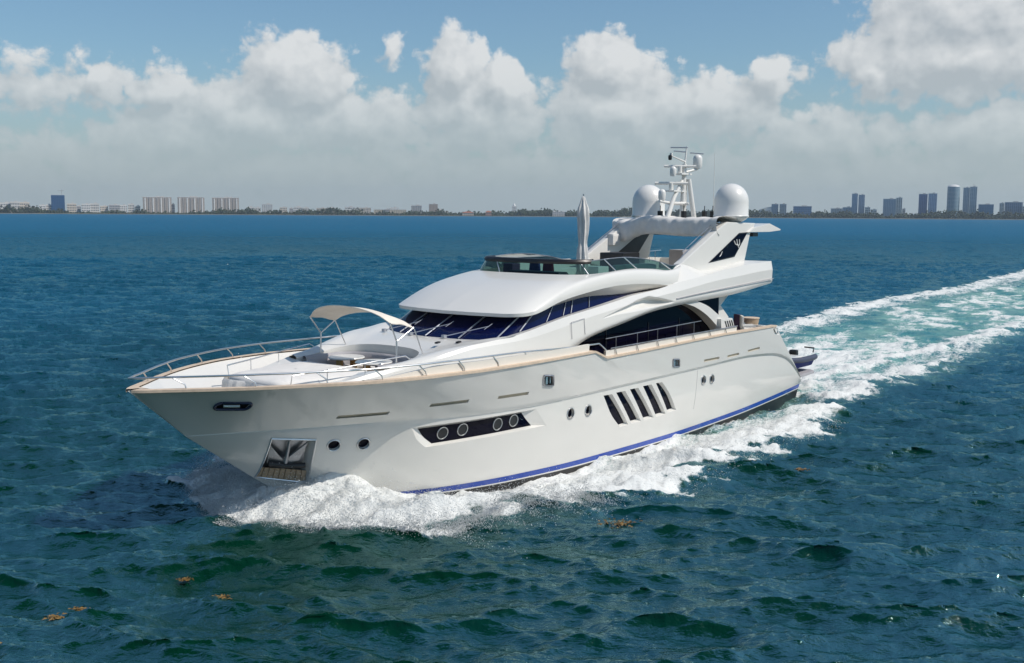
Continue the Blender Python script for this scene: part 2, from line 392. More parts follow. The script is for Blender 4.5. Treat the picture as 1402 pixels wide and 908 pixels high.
# hull window with four round ports
wL, wR = [(27.602, 1.711), (27.35, 1.42), (26.976, 1.14)], [(23.177, 1.692), (22.95, 1.45), (22.638, 1.173)]
grecess([(28.05, 1.83), (27.8, 1.4), (27.405, 1.05)], [(22.437, 1.79), (22.15, 1.45), (21.861, 1.09)], wL, wR, .15, 26, 8)
hw_ = gplate('hull_window', wL, wR, -.143, M['glass'], None, 26, 8)
for x, z in ((26.658, 1.418), (25.866, 1.441), (24.331, 1.435), (23.569, 1.459)):
    c, nn = circ(x, z, .205, 20); o = MB().tube([q-nn*.128 for q in c+c[:2]], .02, 6, cap=False).build('port_ring', M['steel'], hw_, smooth=60)
    MB().add([q-nn*.135 for q in c], [tuple(range(20))]).build('port_glass', M['black'], hw_)
# five slanted windows amidships
VENTS = [[(18.658,1.772),(18.061,1.752),(16.799,.353),(17.366,.342)], [(17.823,1.779),(17.183,1.771),(15.913,.37),(16.623,.356)], [(16.886,1.791),(16.276,1.789),(14.987,.37),(15.727,.362)],
         [(15.969,1.811),(15.31,1.805),(14.072,.385),(14.827,.372)], [(15.017,1.815),(14.525,1.802),(13.979,1.316),(13.277,.44),(13.954,.425)]]
SL = [([(18.658,1.772),(18.1,.95),(17.40,.342)],[(18.061,1.752),(16.799,.353)])]+[([v[0],v[3]],[v[1],v[2]]) for v in VENTS[1:4]]+[([(15.017,1.815),(13.954,.425)],[(14.525,1.802),(14.02,1.35),(13.277,.44)])]
for L, R_s in SL:
    def inn_(E, dx):      # narrower and with a raised sill: the reveals slope
        A_ = side(E, 9); return [(x+dx, z) for x, z in (A_[0][:1]+(A_[0][1]-.05,), A_[4], (A_[7][0]*.6+A_[8][0]*.4, A_[7][1]*.6+A_[8][1]*.4))]
    Li, Ri = inn_(L, -.02), inn_(R_s, .09)
    grecess(L, R_s, Li, Ri, .14, 4, 8); gplate('slanted_window', Li, Ri, -.133, M['glass'], None, 4, 8)
# anchor pocket
ap = [(32.004,1.841),(30.802,1.702),(30.543,.202),(31.87,.498)]
dap = densify(ap, 5); grecess([ap[0], ap[3]], [ap[1], ap[2]], [ap[0], ap[3]], [ap[1], ap[2]], .42, 8, 8)
pk = gplate('anchor_pocket', [ap[0], ap[3]], [ap[1], ap[2]], -.41, M['dullsteel'], None, 8, 8)
def onp(x, z, off): p, n_ = surf(x, z); return Vector((x, p.y+off, z))
fr = MB(); fr.tube([onp(x, z, .012) for x, z in dap+dap[:1]], .028, 6, cap=False); fr.build('frame', M['steel'], pk)
pl = MB()
for k in range(9):
    a, b = k/9+.01, (k+1)/9-.01
    def bb(u, v_):
        lo = (31.87+(30.543-31.87)*u, .498+(.202-.498)*u); hi = (31.90+(30.62-31.90)*u, .85+(.62-.85)*u); return lo[0]+(hi[0]-lo[0])*v_, lo[1]+(hi[1]-lo[1])*v_
    P = [onp(*bb(a, 0), .01), onp(*bb(b, 0), .01), onp(*bb(b, 1), -.10), onp(*bb(a, 1), -.10)]; Q = [p+Vector((0, -.06, 0)) for p in P]
    pl.add(P+Q, [(0,1,2,3),(7,6,5,4),(0,4,5,1),(1,5,6,2),(2,6,7,3),(3,7,4,0)])
pl.build('plank_lining', M['wicker'], pk)
an = MB()
def A3(x, z, o): return onp(x, z, o)
an.tube([A3(31.38, 1.72, -.2), A3(31.33, 1.25, -.14), A3(31.30, .95, -.08)], [.05, .06, .075], 8)
for s, xx in ((1, 31.86), (-1, 30.86)):
    P = [A3(31.35, 1.02, -.1), A3(xx, 1.60, -.2), A3(xx-.1*s, .98, -.1), A3(31.33, .86, -.06)]; Q = [p+Vector((0, -.08, 0)) for p in P]
    an.add(P+Q, [(0,1,2,3),(7,6,5,4),(0,4,5,1),(1,5,6,2),(2,6,7,3),(3,7,4,0)])
an.build('anchor', M['dullsteel'], pk, bevel=.015)
mb = MB(); mb.tube([A3(31.78, .98, .0), A3(31.3, .86, .02), A3(30.8, .84, .0)], .085, 8); mb.build('anchor_bar', M['black'], pk, smooth=60)
M['navytrim'] = mat('dark_navy_trim', (.012, .016, .05), .3)
# mooring opening at the bow
def stad(x0, x1, z, r, n=8):
    return [(x0-0+math.cos(math.pi/2+math.pi*k/n)*-r, z+math.sin(math.pi/2+math.pi*k/n)*r) for k in range(n+1)][::1] if False else \
           [(x0+math.sin(math.pi*k/n)*r, z+math.cos(math.pi*k/n)*r) for k in range(n+1)]+[(x1-math.sin(math.pi*k/n)*r, z-math.cos(math.pi*k/n)*r) for k in range(n+1)]
hz_ = [(x, z+(x-33.5)*.06) for x, z in stad(33.83, 33.22, 3.055, .11)]
recess(hz_, hz_, .12)
hp = plate('mooring_opening', hz_, -.11, M['black'])
MB().tube([onp(x, z, .012) for x, z in hz_+hz_[:1]], .045, 6, cap=False).build('rim', M['navytrim'], hp, smooth=60)
MB().tube([onp(33.72, 3.07, -.05), onp(33.34, 3.045, -.05)], .055, 8).build('roller', M['steel'], hp, smooth=60)
# small square windows with rounded corners
for q in ([(22.781,3.016),(22.181,2.948),(22.037,2.56),(22.627,2.631)], [(14.081,2.695),(13.55,2.641),(13.463,2.326),(13.994,2.382)]):
    d = densify(q, 4); cx = sum(p[0] for p in q)/4; cz = sum(p[1] for p in q)/4
    d = [(cx+(x-cx)*(.94 if i % 4 == 0 else 1), cz+(z-cz)*(.94 if i % 4 == 0 else 1)) for i, (x, z) in enumerate(d)]
    recess(d, d, .09); o = plate('square_window', d, -.08, M['glass'])
    MB().tube([onp(x, z, .01) for x, z in d+d[:1]], .032, 6, cap=False).build('rim', M['dullsteel'], o, smooth=60)
    MB().box(onp(cx+.05, cz, -.05), (.12, .03, .26)).box(onp(cx-.14, cz, -.05), (.05, .03, .24)).build('fitting', M['steel'], o)
# beige slots in the topsides
for (a, b) in (((30.548,2.44),(29.024,2.44)), ((27.71,2.555),(26.185,2.53)), ((24.84,2.475),(23.322,2.445)), ((11.439,2.36),(10.105,2.355)), ((9.375,2.34),(8.293,2.36)), ((7.457,2.40),(6.301,2.44))):
    hgt = .055
    q = [(a[0], a[1]+hgt), (b[0], b[1]+hgt), (b[0], b[1]-hgt), (a[0], a[1]-hgt)]; d = densify(q, 6)
    recess(d, d, .07); plate('scupper_slot', d, -.062, M['slot'])
# fairlead near the stern
fq = [(5.0,3.24),(4.25,3.20),(4.27,2.98),(4.8,3.02)]; d = densify(fq, 3); recess(d, d, .1)
o = plate('stern_fairlead', d, -.09, M['black'])
for xx in (4.82, 4.55): MB().box(onp(xx, 3.11, -.03), (.07, .06, .22)).build('roller', M['steel'], o)
# ---- hull with the openings cut
hull = hb.build('hull', M['hull'], Y)

cutter = cut.build('cutter', M['hull'], Y)
md = hull.modifiers.new('cut', 'BOOLEAN'); md.object = cutter; md.operation = 'DIFFERENCE'; md.solver = 'EXACT'
bpy.context.view_layer.update()
me = bpy.data.meshes.new_from_object(hull.evaluated_get(bpy.context.evaluated_depsgraph_get()))
hull.modifiers.clear(); hull.data = me; bpy.data.objects.remove(cutter)
me.polygons.foreach_set('use_smooth', [True]*len(me.polygons)); me.set_sharp_from_angle(angle=R(26))
if len(me.materials) == 0: me.materials.append(M['hull'])
print('hull faces', len(me.polygons))
def band(name, a, b, off, m, i0=0, i1=NS):
    """strip between two hull curves, both sides, slightly proud"""
    A = a[i0:i1].copy(); B = b[i0:i1].copy()
    for q in (A, B): q[:, 1] += off
    return MB().grid([list(map(tuple, A)), list(map(tuple, B))]).mirror().build(name, m, Y, smooth=60)
band('boot_stripe', A_ch, A_sb, .008, M['blue'])
band('white_pinstripe', A_sb, A_wl, .008, M['white'])
band('antifouling', A_wl, A_bt, .008, M['black'])
MB().tube([onp(11.743+(11.894-11.743)*u, 1.98+(.32-1.98)*u, .001) for u in np.linspace(0, 1, 12)], .008, 4).build('hull_seam', M['grey'], Y)
# teak cap
cr = MB(); a = A_sh.copy(); b = inn.copy(); a[:, 1] += .035; b[:, 1] = np.maximum(b[:, 1]-.02, 0)
a[:, 0] += .03*(np.arange(NS) > NS-30); lo = a.copy(); a[:, 2] += .045; b[:, 2] += .045; lo[:, 2] -= .03; li = lo.copy(); li[:, 1] = np.maximum(li[:, 1]-.05, 0)
cr.grid([list(map(tuple, q)) for q in (li, lo, a, b)]).mirror().build('cap_rail', M['teak'], Y, smooth=40)
# deck sheet a few mm over the hull's own deck
da = dk.copy(); da[:, 2] += .004; da[:, 1] -= .006; dcn = dc.copy(); dcn[:, 2] += .004
MB().grid([list(map(tuple, da)), list(map(tuple, dcn))]).mirror().build('deck', M['cream'], Y)
# inner bulwark panels
def shp(x, dy, z): return (x, float(sh_y(x))-dy, z)
for xa, xb, top in ((20.0, 30.4, .30), (8.6, 18.9, .24)):
    xq = np.linspace(xa, xb, 40)
    tp = lambda x: top*min(1, (xb-x)/2.5+.0) if xb > 25 else top
    dy = lambda x: float(np.interp(x, [22, 30.4], [.10, .27]))
    MB().grid([[shp(x, dy(x)+.02, float(sh_z(x))-.12) for x in xq], [shp(x, dy(x), float(sh_z(x))+max(.05, tp(x))) for x in xq], [shp(x, dy(x)+.09, float(sh_z(x))+max(.05, tp(x))) for x in xq], [shp(x, dy(x)+.10, float(sh_z(x))-.12) for x in xq]]).build('inner_bulwark', M['warmwhite'], Y, smooth=40)
# ---- rails along the sheer
def rail_z(x): return float(np.interp(x, [19.8, 21, 24, 28, 33, 35.8], [3.80, 3.82, 3.93, 3.97, 4.0, 3.98]))
rl = MB()
xq = np.r_[np.linspace(19.9, 34.5, 40), np.linspace(34.7, 35.75, 10)]
port = [(x, max(float(sh_y(x))-.16, .0), rail_z(x)) for x in xq]
front = [(35.92, .0, 3.98)]
allp = port + front + [(x, -y, z) for x, y, z in reversed(port)]
rl.tube(allp, .03, 6)
rl.build('bow_rail', M['steel'], Y, smooth=60)
br = bpy.data.objects['bow_rail']
for s in (1, -1):
    for x in (34.75, 33.25, 31.5, 29.9, 28.35, 26.7, 25.1, 23.5, 22.0, 20.6):
        if s < 0 and x < 28: continue
        y0 = float(sh_y(x))-.16; x2 = x+.30; y2 = max(float(sh_y(x2))-.16, 0)
        MB().tube([(x, s*y0, sh_z(x)+.03), (x+.04, s*y0, sh_z(x)+.16), (x2, s*y2, rail_z(x2))], .02, 6).build('stanchion', M['steel'], br, smooth=60)
    if s > 0:
        MB().tube([(19.9, float(sh_y(19.9))-.16, 3.80), (19.2, 3.83, 3.78), (18.45, 3.83, 3.32), (18.3, 3.83, 3.30)], .028, 6).tube([(20.5, 3.9, 3.6), (20.2, 3.86, 3.78)], .022, 6).build('gate_rail', M['steel'], br, smooth=60)
ar = MB().tube([(x, float(sh_y(x))-.07, float(np.interp(x, [8.6, 18.6], [3.64, 3.56]))) for x in np.linspace(8.6, 18.6, 24)], .022, 6).build('side_rail', M['dullsteel'], Y, smooth=60)
for x in (18.2, 16.7, 15.2, 13.8, 12.4, 11.0, 9.6):
    MB().tube([shp(x, .06, sh_z(x)+.03), shp(x+.12, .07, 3.58)], .018, 6).build('stanchion', M['dullsteel'], ar)
# black line of shade gap under the salon: inner hand rail
hr = MB().tube([(x, 3.0, float(np.interp(x, [10, 18], [3.95, 3.75]))) for x in np.linspace(10.4, 17.6, 12)], .018, 6).build('inner_rail', M['dullsteel'], Y)
for x in (16.9, 15.4, 13.9, 12.4, 11.0): MB().tube([(x, 3.0, DECKZ), (x, 3.0, float(np.interp(x, [10, 18], [3.95, 3.75])))], .014, 6).build('stanchion', M['dullsteel'], hr)

# ================================================================== superstructure
# rails of the side body, port side
T = [(4.5,3.3,6.38),(6.93,3.3,6.28),(9.01,3.3,6.12),(11.02,3.3,5.90),(13.25,3.3,5.69),(14.47,3.3,5.53),(16.31,3.3,5.37),(17.11,3.3,5.25),(18.97,3.3,5.02),(20.75,3.3,4.80),(22.02,3.28,4.58),(23.2,3.22,4.38),(24.2,3.15,4.29),(25.3,3.05,4.20),(26.5,2.85,3.98),(27.5,2.62,3.80),(28.6,2.36,3.66),(30,2.05,3.44),(31.4,1.6,3.32),(32.0,1.1,3.3)]
C2 = [(4.7,3.38,5.98),(5.75,3.4,5.94),(7.57,3.4,5.82),(10.13,3.4,5.66),(12.37,3.42,5.44),(14.62,3.43,5.25),(17,3.42,5.0),(19,3.4,4.76),(21,3.38,4.45),(23,3.32,4.2),(25.3,3.14,4.08),(27.5,2.66,3.70),(30,2.08,3.36),(32.0,1.12,3.24)]
N_ = [(4.5,3.36,5.56),(8,3.38,5.36),(11,3.4,5.2),(13.2,3.42,5.08),(16,3.44,4.72),(18,3.45,4.40),(20,3.44,4.08),(22.4,3.38,3.92),(25.3,3.22,3.8),(27.5,2.70,3.5),(30,2.1,3.2),(32.0,1.14,3.1)]
B_ = [(4.6,3.28,5.32),(8.42,3.3,4.98),(12.17,3.3,4.82),(14.44,3.3,4.68),(17.03,3.3,4.30),(19.2,3.3,3.92),(20.2,3.32,3.55),(21.2,3.35,2.78),(25.3,3.25,2.85),(27.5,2.72,2.85),(30,2.1,2.85),(32.0,1.15,2.85)]
xsb = np.r_[np.linspace(4.55, 24, 240), np.linspace(24.1, 32.0, 50)]
rT, rC, rN, rB = (fx(q, xsb) for q in (T, C2, N_, B_))
def lerp(a, b, u, bul=0.0): return [tuple(p[i]*(1-u)+q[i]*u+(bul*math.sin(math.pi*u) if i == 1 else 0) for i in range(3)) for p, q in zip(a, b)]
rowsS = [lerp(rT, rC, u) for u in np.linspace(0, 1, 5)]+[lerp(rC, rN, u) for u in np.linspace(0, 1, 8)[1:]]+[lerp(rN, rB, u, .05) for u in np.linspace(0, 1, 7)[1:]]
# the sculpted hollow above the salon window
def hollow(p):
    x, y, z = p
    top = np.interp(x, [13.3, 15.2, 16.0, 17.4, 18.4], [4.97, 5.32, 5.22, 4.88, 4.65]); bot = np.interp(x, [13.3, 16.3, 17.4, 18.4], [4.92, 4.74, 4.72, 4.62])
    if not 13.3 < x < 18.4 or top-bot < .02: return p
    u = (z-bot)/(top-bot)
    if u <= 0 or u >= 1: return p
    sm = lambda q: q*q*(3-2*q)
    d = sm(min(1, u/.45))*sm(min(1, (1-u)/.40))*sm(min(1, (x-13.3)/1.0))*np.clip((18.4-x)/3.2, 0, 1)
    return (x, y-.30*d, z)
fine = []
for i in range(len(rowsS)-1):
    for u in (0, .2, .4, .6, .8): fine.append([hollow(p) for p in lerp(rowsS[i], rowsS[i+1], u)])
fine.append(rowsS[-1])
soff = [(x, min(2.70, max(y-.35, .1)), z+.03) for x, y, z in rB]                       # soffit turned in under the overhang
sb = MB().grid(fine); sb.grid([rB, soff])
sb.mirror()
side = sb.build('side_body', M['white'], Y, smooth=38)
# overhang end, soffit and fly deck
i12 = int(np.argmin(abs(xsb-13)))
MB().grid([[ (x, 2.72, z+.028) for x, y, z in rB[:i12]], [(x, -2.72, z+.028) for x, y, z in rB[:i12]]]).build('overhang_soffit', M['white'], Y)
ends = [r[0] for r in fine]
ec = MB(); poly = ends + [(x, -y, z) for x, y, z in reversed(ends)]
ec.add([(x-.015, y, z) for x, y, z in poly], [tuple(range(len(poly)))]); ec.build('overhang_end', M['white'], Y)
MB().tube([(x, 3.445-.0*x, z) for x, y, z in fx([(4.6,3,5.56),(7.86,3,5.385),(11.07,3,5.215),(13.19,3,5.085)], np.linspace(4.6, 13.2, 20))], .022, 4).build('seam', M['grey'], Y)
# coaming between the ridge and the fly bridge
K_ = [(4.5,2.9,6.36),(6.25,2.78,6.43),(8.0,2.78,6.24),(9.96,2.78,6.10),(11.0,2.8,6.28),(11.9,2.8,6.44),(12.6,2.82,6.20),(13.25,3.05,5.80)]
xk = np.linspace(4.5, 13.25, 40); rK = fx(K_, xk); rTk = fx(T, xk)
MB().grid([rTk, lerp(rTk, rK, .5, .0), rK, [(x, y-.12, z) for x, y, z in rK], [(x, y-.13, 5.8) for x, y, z in rK]]).mirror().build('fly_coaming', M['white'], Y, smooth=35)
MB().prism([(4.3, 2.75), (19.0, 2.7), (19.0, -2.7), (4.3, -2.75)], 5.78, 5.86, 'xy').build('fly_deck', M['cream'], Y)
MB().box((4.62, 0, 6.1), (.16, 5.7, .5)).build('fly_aft_bulwark', M['white'], Y)

# ---- wheelhouse roof
G_ = rs([(11.9,2.80,6.42),(12.6,2.80,6.22),(14,2.78,6.32),(15.8,2.78,6.38),(17.2,2.75,6.30),(18.4,2.62,6.25),(19.05,2.2,6.25),(19.35,1.3,6.25),(19.4,0,6.25)], 60)
E_ = rs([(12.9,3.27,5.69),(14.9,3.24,5.88),(16.95,3.22,5.92),(18.85,3.22,5.78),(20.65,3.22,5.53),(22.3,3.18,5.12),(22.95,2.85,5.07),(23.4,1.7,5.07),(23.6,0,5.07)], 60)
rr = []
for u in np.linspace(0, 1, 12):
    b = math.sin(math.pi*u)
    rr.append([tuple(np.array(g_)*(1-u)+np.array(e_)*u+np.array((.12*b, .12*b*(g_[1] > .01), .17*b))) for g_, e_ in zip(G_, E_)])
Lp = [(x-.02, y-.01 if y > .01 else 0, z-.12) for x, y, z in E_]
W_ = rs([(14.4,2.80,5.50),(15.8,2.80,5.42),(16.95,2.8,5.42),(18.75,2.8,5.42),(20.5,2.8,5.22),(21.9,2.84,5.04),(22.2,2.6,4.98),(22.5,1.6,4.95),(22.75,0,4.95)], 60)
roof = MB().grid(rr+[Lp]); roof.grid([Lp, lerp(Lp, W_, .5, .0), W_]); roof.mirror().build('wheelhouse_roof', M['white'], Y, smooth=40)
# ---- wheelhouse glass
S_ = rs([(14.4,2.95,5.46),(15.8,2.95,5.38),(16.9,2.95,5.25),(18.42,2.95,5.04),(20.3,2.95,4.80),(22.6,2.95,4.43),(23.75,2.55,4.22),(24.2,1.5,4.19),(24.4,0,4.19)], 60)
wg = MB().grid([W_, lerp(W_, S_, .5), S_]).mirror().build('wheelhouse_glass', M['navyglass'], Y, smooth=50)
def wsp(q, off=.02):   # a point on the glass, q = index into the 60 samples
    return Vector(W_[q]), Vector(S_[q])
def bar(q, s=1, r=.026, q2=None):
    a, b = Vector(W_[q]), Vector(S_[q2 if q2 is not None else q]); o = Vector((.03, .02, .03))
    a, b = a+o, b+o; a.y *= s; b.y *= s
    MB().tube([a, b], r, 6).build('mullion', M['mullion'], wg, smooth=60)
for y_, s in ((0, 1), (1.45, 1), (1.45, -1), (2.55, 1)):
    q = int(np.argmin([abs(p[1]-y_)+(0 if p[0] > 22.1 else 9) for p in W_])); bar(q, s)
q = int(np.argmin([abs(p[0]-21.75)+(0 if p[1] > 2.7 else 9) for p in W_])); bar(q, 1)
for xx in (20.6, 19.9, 19.55, 18.5):
    q = int(np.argmin([abs(p[0]-xx) for p in W_])); bar(q, 1, .016)
# wipers
for a, b, s in (((24.5, 1.0, 4.27), (23.45, 2.15, 4.62), 1), ((24.6, -.55, 4.26), (23.7, .55, 4.62), 1), ((24.5, -2.0, 4.27), (23.75, -.95, 4.6), 1)):
    o = MB().tube([a, b], .016, 6).tube([(b[0]+.22, b[1]-.02, b[2]-.09), (b[0]-.15, b[1]+.02, b[2]+.08)], .012, 6).box(a, (.14, .14, .10)).build('wiper', M['mullion'], Y)
# ---- ledge inboard of the ridge
iz = [i for i, x in enumerate(xsb) if 13.0 < x < 23.3]
Sx = sorted([(p[0], p[1], p[2]) for p in S_ if p[1] > 2.6])
MB().grid([[rT[i] for i in iz], [(xsb[i], float(np.interp(xsb[i], [p[0] for p in Sx], [p[1] for p in Sx]))-.04, float(np.interp(xsb[i], [p[0] for p in Sx], [p[2] for p in Sx]))+.0) for i in iz]]).mirror().build('window_ledge', M['white'], Y, smooth=60)
# ---- foredeck moulding between the windscreen and the lounge
outer = [(24.42,0,4.19),(24.32,.9,4.19),(24.15,1.7,4.19),(23.75,2.55,4.22),(23.35,2.9,4.30),(23.25,3.22,4.375),(24.2,3.15,4.29),(25.3,3.05,4.20),(26.5,2.85,3.98),(27.5,2.62,3.80),(28.6,2.36,3.68)]
inner = [(25.9,0,3.98),(25.93,.45,3.98),(26.0,.9,3.975),(26.12,1.25,3.96),(26.25,1.5,3.94),(26.4,1.66,3.92),(26.62,1.82,3.88),(26.95,1.94,3.83),(27.45,1.97,3.76),(28.0,1.97,3.70),(28.6,1.95,3.665)]
ou, inr = rs(outer, 50), rs(inner, 50)
low = [(x, y, 2.80) for x, y, z in inr]
fm = MB().grid([lerp(ou, inr, u) if u in (0, 1) else [tuple(np.array(p)*(1-u)+np.array(q_)*u+np.array((0, 0, .07*math.sin(math.pi*u)))) for p, q_ in zip(ou, inr)] for u in np.linspace(0, 1, 9)])
fm.grid([inr, low]).mirror().build('foredeck_moulding', M['white'], Y, smooth=35)
MB().grid([[(28.62, 2.36, 3.655), (30, 2.05, 3.44), (31.4, 1.6, 3.32), (32, 1.1, 3.3)], [(28.62, 0, 3.35), (30, 0, 3.34), (31.4, 0, 3.3), (32, 0, 3.28)]]).mirror().build('trunk_top', M['white'], Y)
MB().grid([[(32.0, 1.1, 3.3), (32.0, -1.1, 3.3)], [(32.03, 1.15, 2.8), (32.03, -1.15, 2.8)]]).build('trunk_front', M['white'], Y)
MB().prism([(26.0, 1.9), (28.7, 1.9), (28.7, -1.9), (26.0, -1.9)], 2.86, 2.9, 'xy').build('lounge_floor', M['teakdark'], Y)
# sofa in a U round the tables
def us(o): return [p for p in rs([(28.4, 1.9-o, 0), (27.4, 1.9-o, 0), (26.75, 1.75-o, 0), (26.25+o*.6, 1.2-o*.5, 0), (26.05+o, 0, 0), (26.25+o*.6, -1.2+o*.5, 0), (26.75, -1.75+o, 0), (27.4, -1.9+o, 0), (28.4, -1.9+o, 0)], 40)]
def sect(rails): return MB().grid([[(x, y, z) for x, y, _ in us(o)] for o, z in rails])
sf = sect([(.62, 2.9), (.62, 3.22), (.58, 3.27), (.2, 3.27)]).build('lounge_sofa', M['cushion'], Y, smooth=40)
sect([(.26, 3.27), (.22, 3.66), (.14, 3.72), (.05, 3.70), (.03, 3.6)]).build('backrest', M['grey'], sf, smooth=50)
for cx, cy in ((27.25, -.95), (27.45, .62)):
    t = MB().lathe((cx, cy, 0), [(.30, 3.60), (.60, 3.60), (.62, 3.63), (.60, 3.66), (.05, 3.66)], 28).build('lounge_table', M['white'], Y, smooth=40)
    MB().box((cx-.22, cy+.1, 3.25), (.10, .26, .70)).box((cx+.22, cy-.1, 3.25), (.10, .26, .70)).build('leg', M['gold'], t, bevel=.01)
# sun pad under its fitted cover
def pad(z, g, sx=0): return [(28.55-g*.2+sx, 0, z), (28.55-g*.2+sx, 1.0, z), (28.62+sx, 1.72+g, z), (29.2, 1.78+g, z), (30.2, 1.62+g, z), (31.2, 1.38+g, z), (31.75+g*.6, 1.12+g, z), (31.85+g, .7, z), (31.9+g, 0, z)]
pm = MB(); R_ = [rs(pad(z, g), 60) for z, g in ((3.22, .12), (3.40, .10), (3.49, .06), (3.54, -.05), (3.55, -.35))]
R_[-1] = [(x, y, z+.05) for x, y, z in R_[-1]]; R_.append([((x-30.2)*.5+30.2, y*.5, z+.02) for x, y, z in R_[-1]]); R_.append([((x-30.2)*.05+30.2, y*.05, 3.64) for x, y, z in R_[-1]])
pm.grid(R_).mirror().build('sun_pad', M['cushion'], Y, smooth=70)
sk = MB(); xk2 = rs([(31.95, 0, 0), (32.12, .5, 0), (32.08, 1.14, 0), (31.4, 1.62, 0), (30.4, 1.93, 0), (29.4, 2.16, 0)], 60)
def skp(i, x, y, z, dx, w_):
    y2 = y+(.02+.03*math.sin(i*.9+2)*w_)*(y > .05); x2 = x+dx+.03*math.sin(i*1.1)*w_
    return (x2, min(y2, max(surf(x2, z)[0].y-.20, .0)) if y > .05 else 0, z)
sk.grid([[skp(i, x, y, z, dx, w_) for i, (x, y, _) in enumerate(xk2)] for z, dx, w_ in ((3.44, -.05, 0), (3.36, .02, .3), (3.1, .05, 1), (2.86, .08, 1.3))]).mirror().build('pad_skirt', M['canvas'], Y, smooth=60)
for s in (1, -1):
    h = MB().tube([(31.6, s*1.5, 3.32), (31.6, s*1.6, 3.74), (30.4, s*1.9, 3.80), (29, s*2.15, 3.92), (27.7, s*2.35, 4.02), (27.5, s*2.35, 3.9)], .022, 6).build('pad_rail', M['steel'], Y, smooth=60)
    for x, y in ((30.5, 1.88), (29.2, 2.12)): MB().tube([(x, s*y, 3.40), (x, s*y, 3.84)], .016, 6).build('stanchion', M['steel'], h)
# bimini over the lounge
bm_ = MB()
fa = rs([(28.05,-1.88,5.02),(28.15,-1.5,5.28),(28.25,-.8,5.46),(28.3,0,5.52),(28.2,.8,5.46),(28.05,1.5,5.28),(27.9,1.88,5.04)], 25)
ba = rs([(26.95,-1.88,4.82),(26.95,-1.5,5.0),(26.95,-.8,5.16),(26.95,0,5.22),(26.95,.8,5.16),(26.9,1.5,5.0),(26.85,1.88,4.82)], 25)
ro = [[tuple(np.array(p)*(1-u)+np.array(q_)*u+np.array((0, 0, .05*math.sin(math.pi*u)-.02*math.sin(2*math.pi*u)**2))) for p, q_ in zip(fa, ba)] for u in np.linspace(0, 1, 9)]
bm_.grid(ro); bm_.grid([[(x, y, z-.025) for x, y, z in r_] for r_ in ro], flip=True)
for e in (0, -1): bm_.grid([ro[e], [(x, y, z-.025) for x, y, z in ro[e]]])
for e in (0, -1): bm_.grid([[r_[e] for r_ in ro], [(r_[e][0], r_[e][1], r_[e][2]-.025) for r_ in ro]])
bim = bm_.build('bimini_top', M['tan'], Y, smooth=60)
for s in (1, -1):
    j = (27.6, s*1.86, 4.43)
    MB().tube([(27.62, s*1.86, 3.70), j], .028, 8).build('post', M['steel'], bim, smooth=60)
    MB().tube([j, (fa[0] if s < 0 else fa[-1])], .024, 8).build('strut', M['steel'], bim, smooth=60)
    MB().tube([j, (ba[0] if s < 0 else ba[-1])], .024, 8).build('strut', M['steel'], bim, smooth=60)
    MB().tube([(ba[0] if s < 0 else ba[-1]), (26.45, s*1.9, 3.92)], .02, 8).build('brace', M['steel'], bim, smooth=60)
# foredeck gear
wd = MB().lathe((33.9, -.15, DECKZ), [(.28, 0), (.28, .12), (.16, .2), (.14, .42), (.22, .5), (.22, .62), (.05, .64)], 16).build('windlass', M['steel'], Y, smooth=40)
MB().box((34.35, -.1, DECKZ+.42), (.42, .36, .36), rz=.3).build('gypsy_cover', M['navy'], wd, bevel=.04)
for x, y in ((33.1, .75), (33.2, -.9)):
    MB().tube([(x-.2, y, DECKZ+.24), (x+.2, y, DECKZ+.24)], .035, 6).tube([(x-.09, y, DECKZ), (x-.09, y, DECKZ+.24)], .03, 6).tube([(x+.09, y, DECKZ), (x+.09, y, DECKZ+.24)], .03, 6).build('mooring_cleat', M['steel'], Y, smooth=60)
MB().box((31.75, 1.7, DECKZ+.2), (.5, .12, .3)).build('locker', M['teakdark'], Y, bevel=.02)

# ---- salon side
for s in (1, -1):
    g1 = [(x, 2.66) for x in ()]
gx = np.linspace(8.4, 20.3, 60); gt = [float(np.interp(x, [p[0] for p in soff], [p[2] for p in soff]))-.005 for x in gx]
poly = [(x, z) for x, z in zip(gx, gt)]
sg = MB()
for s in (1, -1): sg.grid([[(x, s*2.72, DECKZ+.01) for x in gx], [(x, s*2.72, z) for x, z in zip(gx, gt)]])
sgo = sg.build('salon_glass', M['glass'], Y)
for xx in (17.2, 14.2, 11.8): MB().box((xx, 2.735, 3.5), (.03, .02, 1.3)).build('pane_joint', M['black'], sgo)
for s in (1, -1):
    # curved pillar that closes the arch of the window
    pin = rs([(12.3,4.83),(11.4,4.63),(10.46,4.26),(9.74,3.85),(9.14,3.42),(8.9,3.0)], 24); pout = rs([(11.2,4.86),(10.29,4.60),(9.64,4.30),(9.05,3.97),(8.6,3.5),(8.4,3.0)], 24)
    pg = MB()
    q0 = [(x, s*3.24, z) for x, z in pin]; q1 = [(x, s*3.24, z) for x, z in pout]; q2 = [(x, s*2.74, z) for x, z in pout]; q3 = [(x, s*2.74, z) for x, z in pin]
    pg.grid([q0, q1, q2, q3, q0]); pg.build('arch_pillar', M['white'], Y, smooth=35)
    MB().prism([(11.6,4.9),(11.0,2.79),(7.25,2.79),(7.45,3.9),(8.2,4.46),(7.3,5.02)], s*2.62, s*2.70).build('aft_wing', M['white'], Y)
MB().box((8.3, 0, 3.9), (.12, 5.2, 2.2)).build('aft_bulkhead', M['glass'], Y)
vb = MB().prism([(9.42,3.98),(8.38,3.95),(8.1,3.4),(9.35,3.36)], 3.10, 3.42).build('engine_vent', M['white'], Y, bevel=.03)
